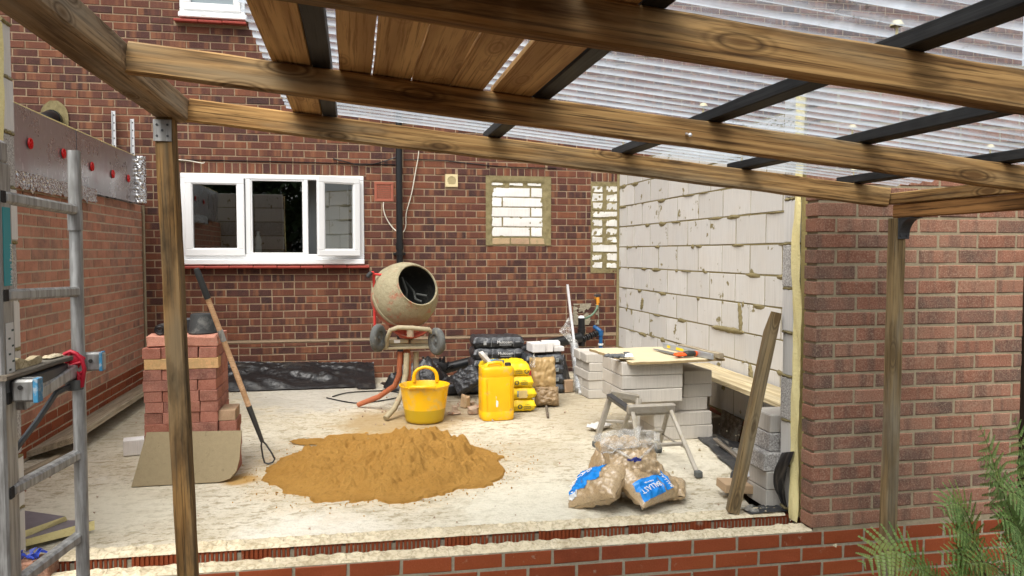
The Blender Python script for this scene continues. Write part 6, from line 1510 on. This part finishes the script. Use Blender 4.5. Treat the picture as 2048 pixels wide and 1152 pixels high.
# ballast bags
def ballast(lab, loc, half, M, seed, wr=.016):
    t, Mr = bag('ballast_bag', lab, 'bag', loc, half, 'ballast_bag', 0, M, seed, wr, .8, 'bags of ballast piled behind the low wall', 44, 3.2); return t
def decal(t, loc, M, half, u0, u1, v0, v1, mat, seed, wr=.016, lift=.0035, name='printed_band', skew=0):
    """printed film that follows the upper face of the pillow"""
    ex = 3.2; mb = MB()
    def fn(i, j):
        v = v0 + (v1 - v0) * j; u = u0 + (u1 - u0) * i + skew * v
        H = (max(0, 1 - abs(u) ** ex) * max(0, 1 - abs(v) ** ex)) ** .45
        x = u * half[0] * (1 + .04 * noise.noise((u * 2, v * 2, seed))); y = v * half[1] * (1 + .05 * noise.noise((u * 2, v * 2, seed + 5)))
        w = wr * fbm(u * 3.2 + seed, v * 3.2, 3 + seed, 4); rid = wr * .8 * abs(noise.noise((u * 7 + seed, v * 3, 4))) * (u * u + v * v)
        return tuple(M @ Vector((x, y * (1 - .06 * (1 - abs(u))), half[2] * H + w * min(1, H + .3) + rid + lift)) + Vector(loc))
    mb.grid(fn, 20, 16); return mb.build(name, mat, t, smooth=60), fn
# front right bag: label side up, tilted to the viewer
M2 = rotz(30) @ rotx(32); l2 = (1.50, 3.84, .118); h2 = (.165, .140, .066)
t2_ = ballast('ballast bag with a blue band leaning at the right of the pile', l2, h2, M2, 91)
decal(t2_, l2, M2, h2, .10, .46, -.86, .90, 'blue_print', 91, skew=.0); decal(t2_, l2, M2, h2, -.94, .06, -.90, -.12, 'blue_print', 91)
d_, f_ = decal(t2_, l2, M2, h2, .16, .40, .52, .78, 'white_label', 91, lift=.006, name='barcode_panel')
def on_bag(fn, i, j): return Vector(fn(i, j))
def bag_text(t, s, size, loc, M, half, u, v, seed, rot=0, lift=.009, mat='white_print', wr=.016):
    mbx = MB(); ex = 3.2
    H = (max(0, 1 - abs(u) ** ex) * max(0, 1 - abs(v) ** ex)) ** .45
    p = M @ Vector((u * half[0], v * half[1] * (1 - .06 * (1 - abs(u))), half[2] * H + wr * .25 + lift)) + Vector(loc)
    text(s, size, tuple(p), M @ rotz(rot), mat, t)
for q, ch in enumerate('BALLAST'): bag_text(t2_, ch, .042, l2, M2, h2, -.12 - .12 * q, -.58, 91, 180, .010)
bag_text(t2_, 'BALLAST', .030, l2, M2, h2, .28, -.48, 91, 90, .010)
bag_text(t2_, 'ready to mix', .014, l2, M2, h2, -.45, -.38, 91, 180, .010)
# front left bag
M1 = rotz(-38) @ rotx(26) @ roty(-24); l1 = (1.245, 3.85, .105); h1 = (.148, .122, .075)
t1_ = ballast('ballast bag with a blue top slumped at the left of the pile', l1, h1, M1, 97)
decal(t1_, l1, M1, h1, -.93, .36, -.28, .92, 'blue_print', 97); decal(t1_, l1, M1, h1, -.93, -.05, -.64, -.285, 'blue_print', 97); decal(t1_, l1, M1, h1, -.90, -.45, -.92, -.66, 'white_print', 97)
for q, (ch, u, v) in enumerate((('B', -.12, .30), ('A', -.34, .15), ('L', -.50, -.05), ('L', -.62, -.22), ('A', -.72, -.40))): bag_text(t1_, ch, .048, l1, M1, h1, u, v, 97, -50, .013)
p = M1 @ Vector((-.62 * h1[0], -.70 * h1[1], h1[2] * .72 + .016)) + Vector(l1); ring(t1_, p, M1, .013, .022, 'blue_print')
# bag lying flat behind at the right
ballast('plain tan ballast bag lying flat at the right rear of the pile', (1.615, 3.94, .05), (.145, .12, .055), rotz(-25), 103)
# two upright bags at the back carrying the open tops
M3 = rotz(8) @ rotx(-4); ballast('dark ballast bag standing at the left rear of the pile', (1.375, 4.02, .13), (.105, .09, .135), rotz(5), 107)
M4_ = rotz(-6) @ rotx(38); l4 = (1.445, 3.91, .222); h4 = (.140, .11, .07)
t4_ = ballast('ballast bag with a clear folded top lying over the pile', l4, h4, M4_, 113)
decal(t4_, l4, M4_, h4, -.35, .02, -.55, -.42, 'navy_print', 113, skew=-.1); decal(t4_, l4, M4_, h4, .06, .34, -.62, -.48, 'navy_print', 113, skew=.2)
for s_ in (-1, 1):
    mb = MB(); mb.tube([M4_ @ Vector((s_ * .02, -.055, h4[2] + .012)) + Vector(l4), M4_ @ Vector((s_ * .08, -.01, h4[2] + .018)) + Vector(l4), M4_ @ Vector((s_ * .145, .065, h4[2] * .6 + .012)) + Vector(l4)], [.006, .009, .005], 8); mb.build('plastic_fold', 'film', t4_, smooth=60)
mb = MB(); mb.grid(lambda i, j: tuple(M4_ @ Vector(((2 * i - 1) * .165, .02 + .10 * j, h4[2] * (1 - .5 * (2 * i - 1) ** 2) + .012 + .03 * j + .012 * noise.noise((i * 7, j * 4, 2)))) + Vector(l4)), 20, 8); mb.build('clear_top', 'film', t4_, smooth=60)
l5 = (1.42, 3.99, .255); h5 = (.12, .10, .058); M5 = rotz(6) @ rotx(12)
t5_ = ballast('topmost ballast bag with a gaping clear plastic mouth', l5, h5, M5, 127)
def mouth(i, j):
    u = 2 * i - 1; z = .035 + .055 * j * (.55 + .45 * u) + .015 * noise.noise((i * 8, j * 3, 5)); x = u * (.125 + .045 * j); y = -.07 - .03 * j + .05 * (1 - abs(u)) * (1 - j) + .018 * noise.noise((i * 6, j * 5, 8)); return tuple(Vector(l5) + M5 @ Vector((x, y, z)))
mb = MB(); mb.grid(mouth, 26, 8); mb.build('clear_mouth', 'film', t5_, smooth=60)
mb = MB(); mb.grid(lambda i, j: tuple(Vector(l5) + M5 @ Vector(((2 * i - 1) * (.13 + .03 * j), .06 + .03 * j, .035 + .055 * j * (.4 + .6 * i) + .014 * noise.noise((i * 7, j * 5, 1))))), 24, 8); mb.build('clear_back', 'film', t5_, smooth=60)
mb = MB(); mb.tube([Vector(mouth(i / 20, 1)) for i in range(21)], .0045, 6); mb.build('mouth_edge', 'film', t5_, smooth=60)
mb = MB(); mb.grid(lambda i, j: tuple(Vector(mouth(.28 + .30 * i, .35 + .25 * j)) + Vector((0, -.004, 0))), 10, 4); mb.build('blue_stripe', 'blue_print', t5_, smooth=60)

# ================================================================ FERN in the foreground
fern = thing('fern', 'green fern growing in front of the brick wall at the bottom right', 'fern', (2.72, 2.72, -.46))
def frond(base, ctrl, tip, width, seed, pairs=13, start=.42):
    B, T = Vector(base), Vector(tip); Cc = Vector(ctrl); rg = random.Random(seed)
    P = lambda t: B * (1 - t) ** 2 + Cc * 2 * t * (1 - t) + T * t * t
    Tn = lambda t: ((Cc - B) * 2 * (1 - t) + (T - Cc) * 2 * t).normalized()
    mb = MB(); mb.tube([P(i / 16) for i in range(17)], [.0045 * (1 - .8 * i / 16) for i in range(17)], 5, mi=1)
    view = Vector((0, -.75, .65))
    for i in range(pairs):
        t = start + (1 - start) * (i + .5) / pairs; p = P(t); tn = Tn(t); s = tn.cross(view).normalized(); nrm = s.cross(tn).normalized()
        prof = math.sin(math.pi * min(1, ((t - start) / (1 - start)) * .86 + .14)) ** .8
        L = width * prof * rg.uniform(.85, 1.12) * 1.08 + .008
        for sg in (-1, 1):
            d = (s * sg + tn * (.22 + .7 * (t - start)) + nrm * rg.uniform(-.07, .04)).normalized(); n_l = 8
            perp = nrm.cross(d).normalized(); droop = -.05 - .16 * rg.random(); wid = min(.17 * L, .0155) + .0012
            for q in range(n_l):
                a = q / n_l; c = (q + .88) / n_l; e = (q + 1.05) / n_l
                at = lambda z_: p + d * (L * z_) + Vector((0, 0, droop * L * z_ * z_))
                pa, pc = at(a), at(min(1, c)); wa = (1 - .75 * a) * wid; wc = (1 - .75 * c) * wid
                for s2 in (-1, 1):
                    lift = nrm * (.25 * wa)
                    mb.add([pa, pa + perp * (s2 * wa) + d * (L / n_l * .30) + lift, at(min(1.02, e)) + perp * (s2 * wc * .72) + lift, pc], [(0, 1, 2, 3)])
    return mb.build('frond', ['fern', 'fern_stem'], fern)
bs = (2.74, 2.70, -.42)
F_ = [
  ((2.427, 2.642, -0.429), (2.22, 2.668, 0.326), (1.905, 2.621, 0.128), 0.115),
  ((2.536, 2.67, -0.457), (2.485, 2.672, 0.472), (2.245, 2.612, 0.319), 0.1),
  ((2.668, 2.693, -0.485), (2.696, 2.725, 0.34), (2.512, 2.725, 0.618), 0.085),
  ((2.709, 2.684, -0.485), (2.675, 2.681, 0.396), (2.44, 2.632, 0.513), 0.09),
  ((2.708, 2.635, -0.457), (2.61, 2.59, 0.346), (2.351, 2.496, 0.492), 0.1),
  ((2.748, 2.627, -0.457), (2.669, 2.58, 0.386), (2.529, 2.571, 0.683), 0.1),
  ((2.546, 2.618, -0.429), (2.49, 2.557, 0.206), (2.163, 2.52, 0.186), 0.08),
  ((2.567, 2.664, -0.457), (2.483, 2.615, 0.326), (2.212, 2.565, 0.259), 0.085),
  ((2.603, 2.557, -0.401), (2.524, 2.499, 0.205), (2.191, 2.413, 0.192), 0.1),
  ((2.642, 2.549, -0.401), (2.592, 2.492, 0.359), (2.292, 2.4, 0.352), 0.1),
  ((2.681, 2.541, -0.401), (2.64, 2.487, 0.455), (2.36, 2.441, 0.437), 0.11),
  ((2.486, 2.68, -0.457), (2.402, 2.671, 0.088), (2.345, 2.635, 0.163), 0.05),
  ((2.436, 2.69, -0.457), (2.363, 2.681, 0.128), (2.385, 2.63, 0.223), 0.05),
  ((2.614, 2.455, -0.345), (2.531, 2.396, 0.224), (2.201, 2.312, 0.272), 0.11),
  ((2.778, 2.621, -0.457), (2.752, 2.613, 0.371), (2.593, 2.603, 0.545), 0.11),
  ((2.525, 2.572, -0.401), (2.41, 2.517, 0.089), (2.147, 2.47, 0.131), 0.09),
  ((2.75, 2.676, -0.485), (2.734, 2.66, 0.191), (2.573, 2.647, 0.31), 0.1),
  ((2.408, 2.646, -0.429), (2.315, 2.638, 0.088), (2.144, 2.622, 0.088), 0.07),
  ((2.705, 2.586, -0.429), (2.625, 2.531, 0.245), (2.456, 2.47, 0.394), 0.11),
]
for i, (a, k_, c, w) in enumerate(F_): frond(a, k_, c, w, 200 + i)

# ================================================================ BEYOND THE FRAME: right hand fence, garden behind the camera
fe = thing('fence', 'dark timber fence in the gap at the right edge of the brick wall', 'fence', (3.9, 3.62, -.46))
for i in range(7):
    beam('fence_board', (3.42 + .155 * i, 3.62, -.45), (3.42 + .155 * i, 3.62, 1.45), .145, .02, 'fence', fe, (1, 0, 0), .002, .001, 4)
beam('fence_rail', (3.34, 3.65, .1), (4.5, 3.65, .1), .04, .08, 'fence', fe); beam('fence_rail', (3.34, 3.65, 1.1), (4.5, 3.65, 1.1), .04, .08, 'fence', fe)
def garden_tree(x, y, h, rad, seed, lab):
    t = thing('garden_tree', lab, 'tree', (x, y, -.46), 'garden trees mirrored in the window')
    rg = random.Random(seed); mb = MB(); mb.tube([(x, y, -.5), (x + .05, y, h * .3), (x - .05, y + .1, h * .7)], [.16, .12, .05], 10)
    for i in range(9):
        a = rg.uniform(0, 6.28); z0 = h * rg.uniform(.25, .6); mb.tube([(x, y, z0), (x + math.cos(a) * rad * .4, y + math.sin(a) * rad * .4, z0 + h * .15), (x + math.cos(a) * rad * .8, y + math.sin(a) * rad * .8, z0 + h * .3)], [.05, .03, .012], 6)
    mb.build('trunk', 'bark', t, smooth=60)
    mb = MB()
    for i in range(3600):
        while True:
            p = Vector((rg.uniform(-1, 1), rg.uniform(-1, 1), rg.uniform(-1, 1)))
            if .25 < p.length < 1 and noise.noise(p * 2.2 + Vector((seed, 0, 0))) > -.2: break
        c = Vector((x + p.x * rad, y + p.y * rad, h * .62 + p.z * h * .38)); Mx = Euler((rg.uniform(-1, 1), rg.uniform(-1, 1), rg.uniform(0, 6))).to_matrix(); s = rg.uniform(.10, .2)
        mb.add([Mx @ Vector(q) * s + c for q in ((-1, 0, 0), (0, -.5, .1), (1, 0, 0), (0, .5, .1))], [(0, 1, 2, 3)])
    mb.build('crown', 'leaf', t)
garden_tree(-2.6, -5.5, 4.6, 1.9, 3, 'dark leafy garden tree mirrored in the middle window pane'); garden_tree(-5.2, -7.5, 5.2, 2.2, 9, 'taller garden tree beyond, mirrored in the kitchen window')
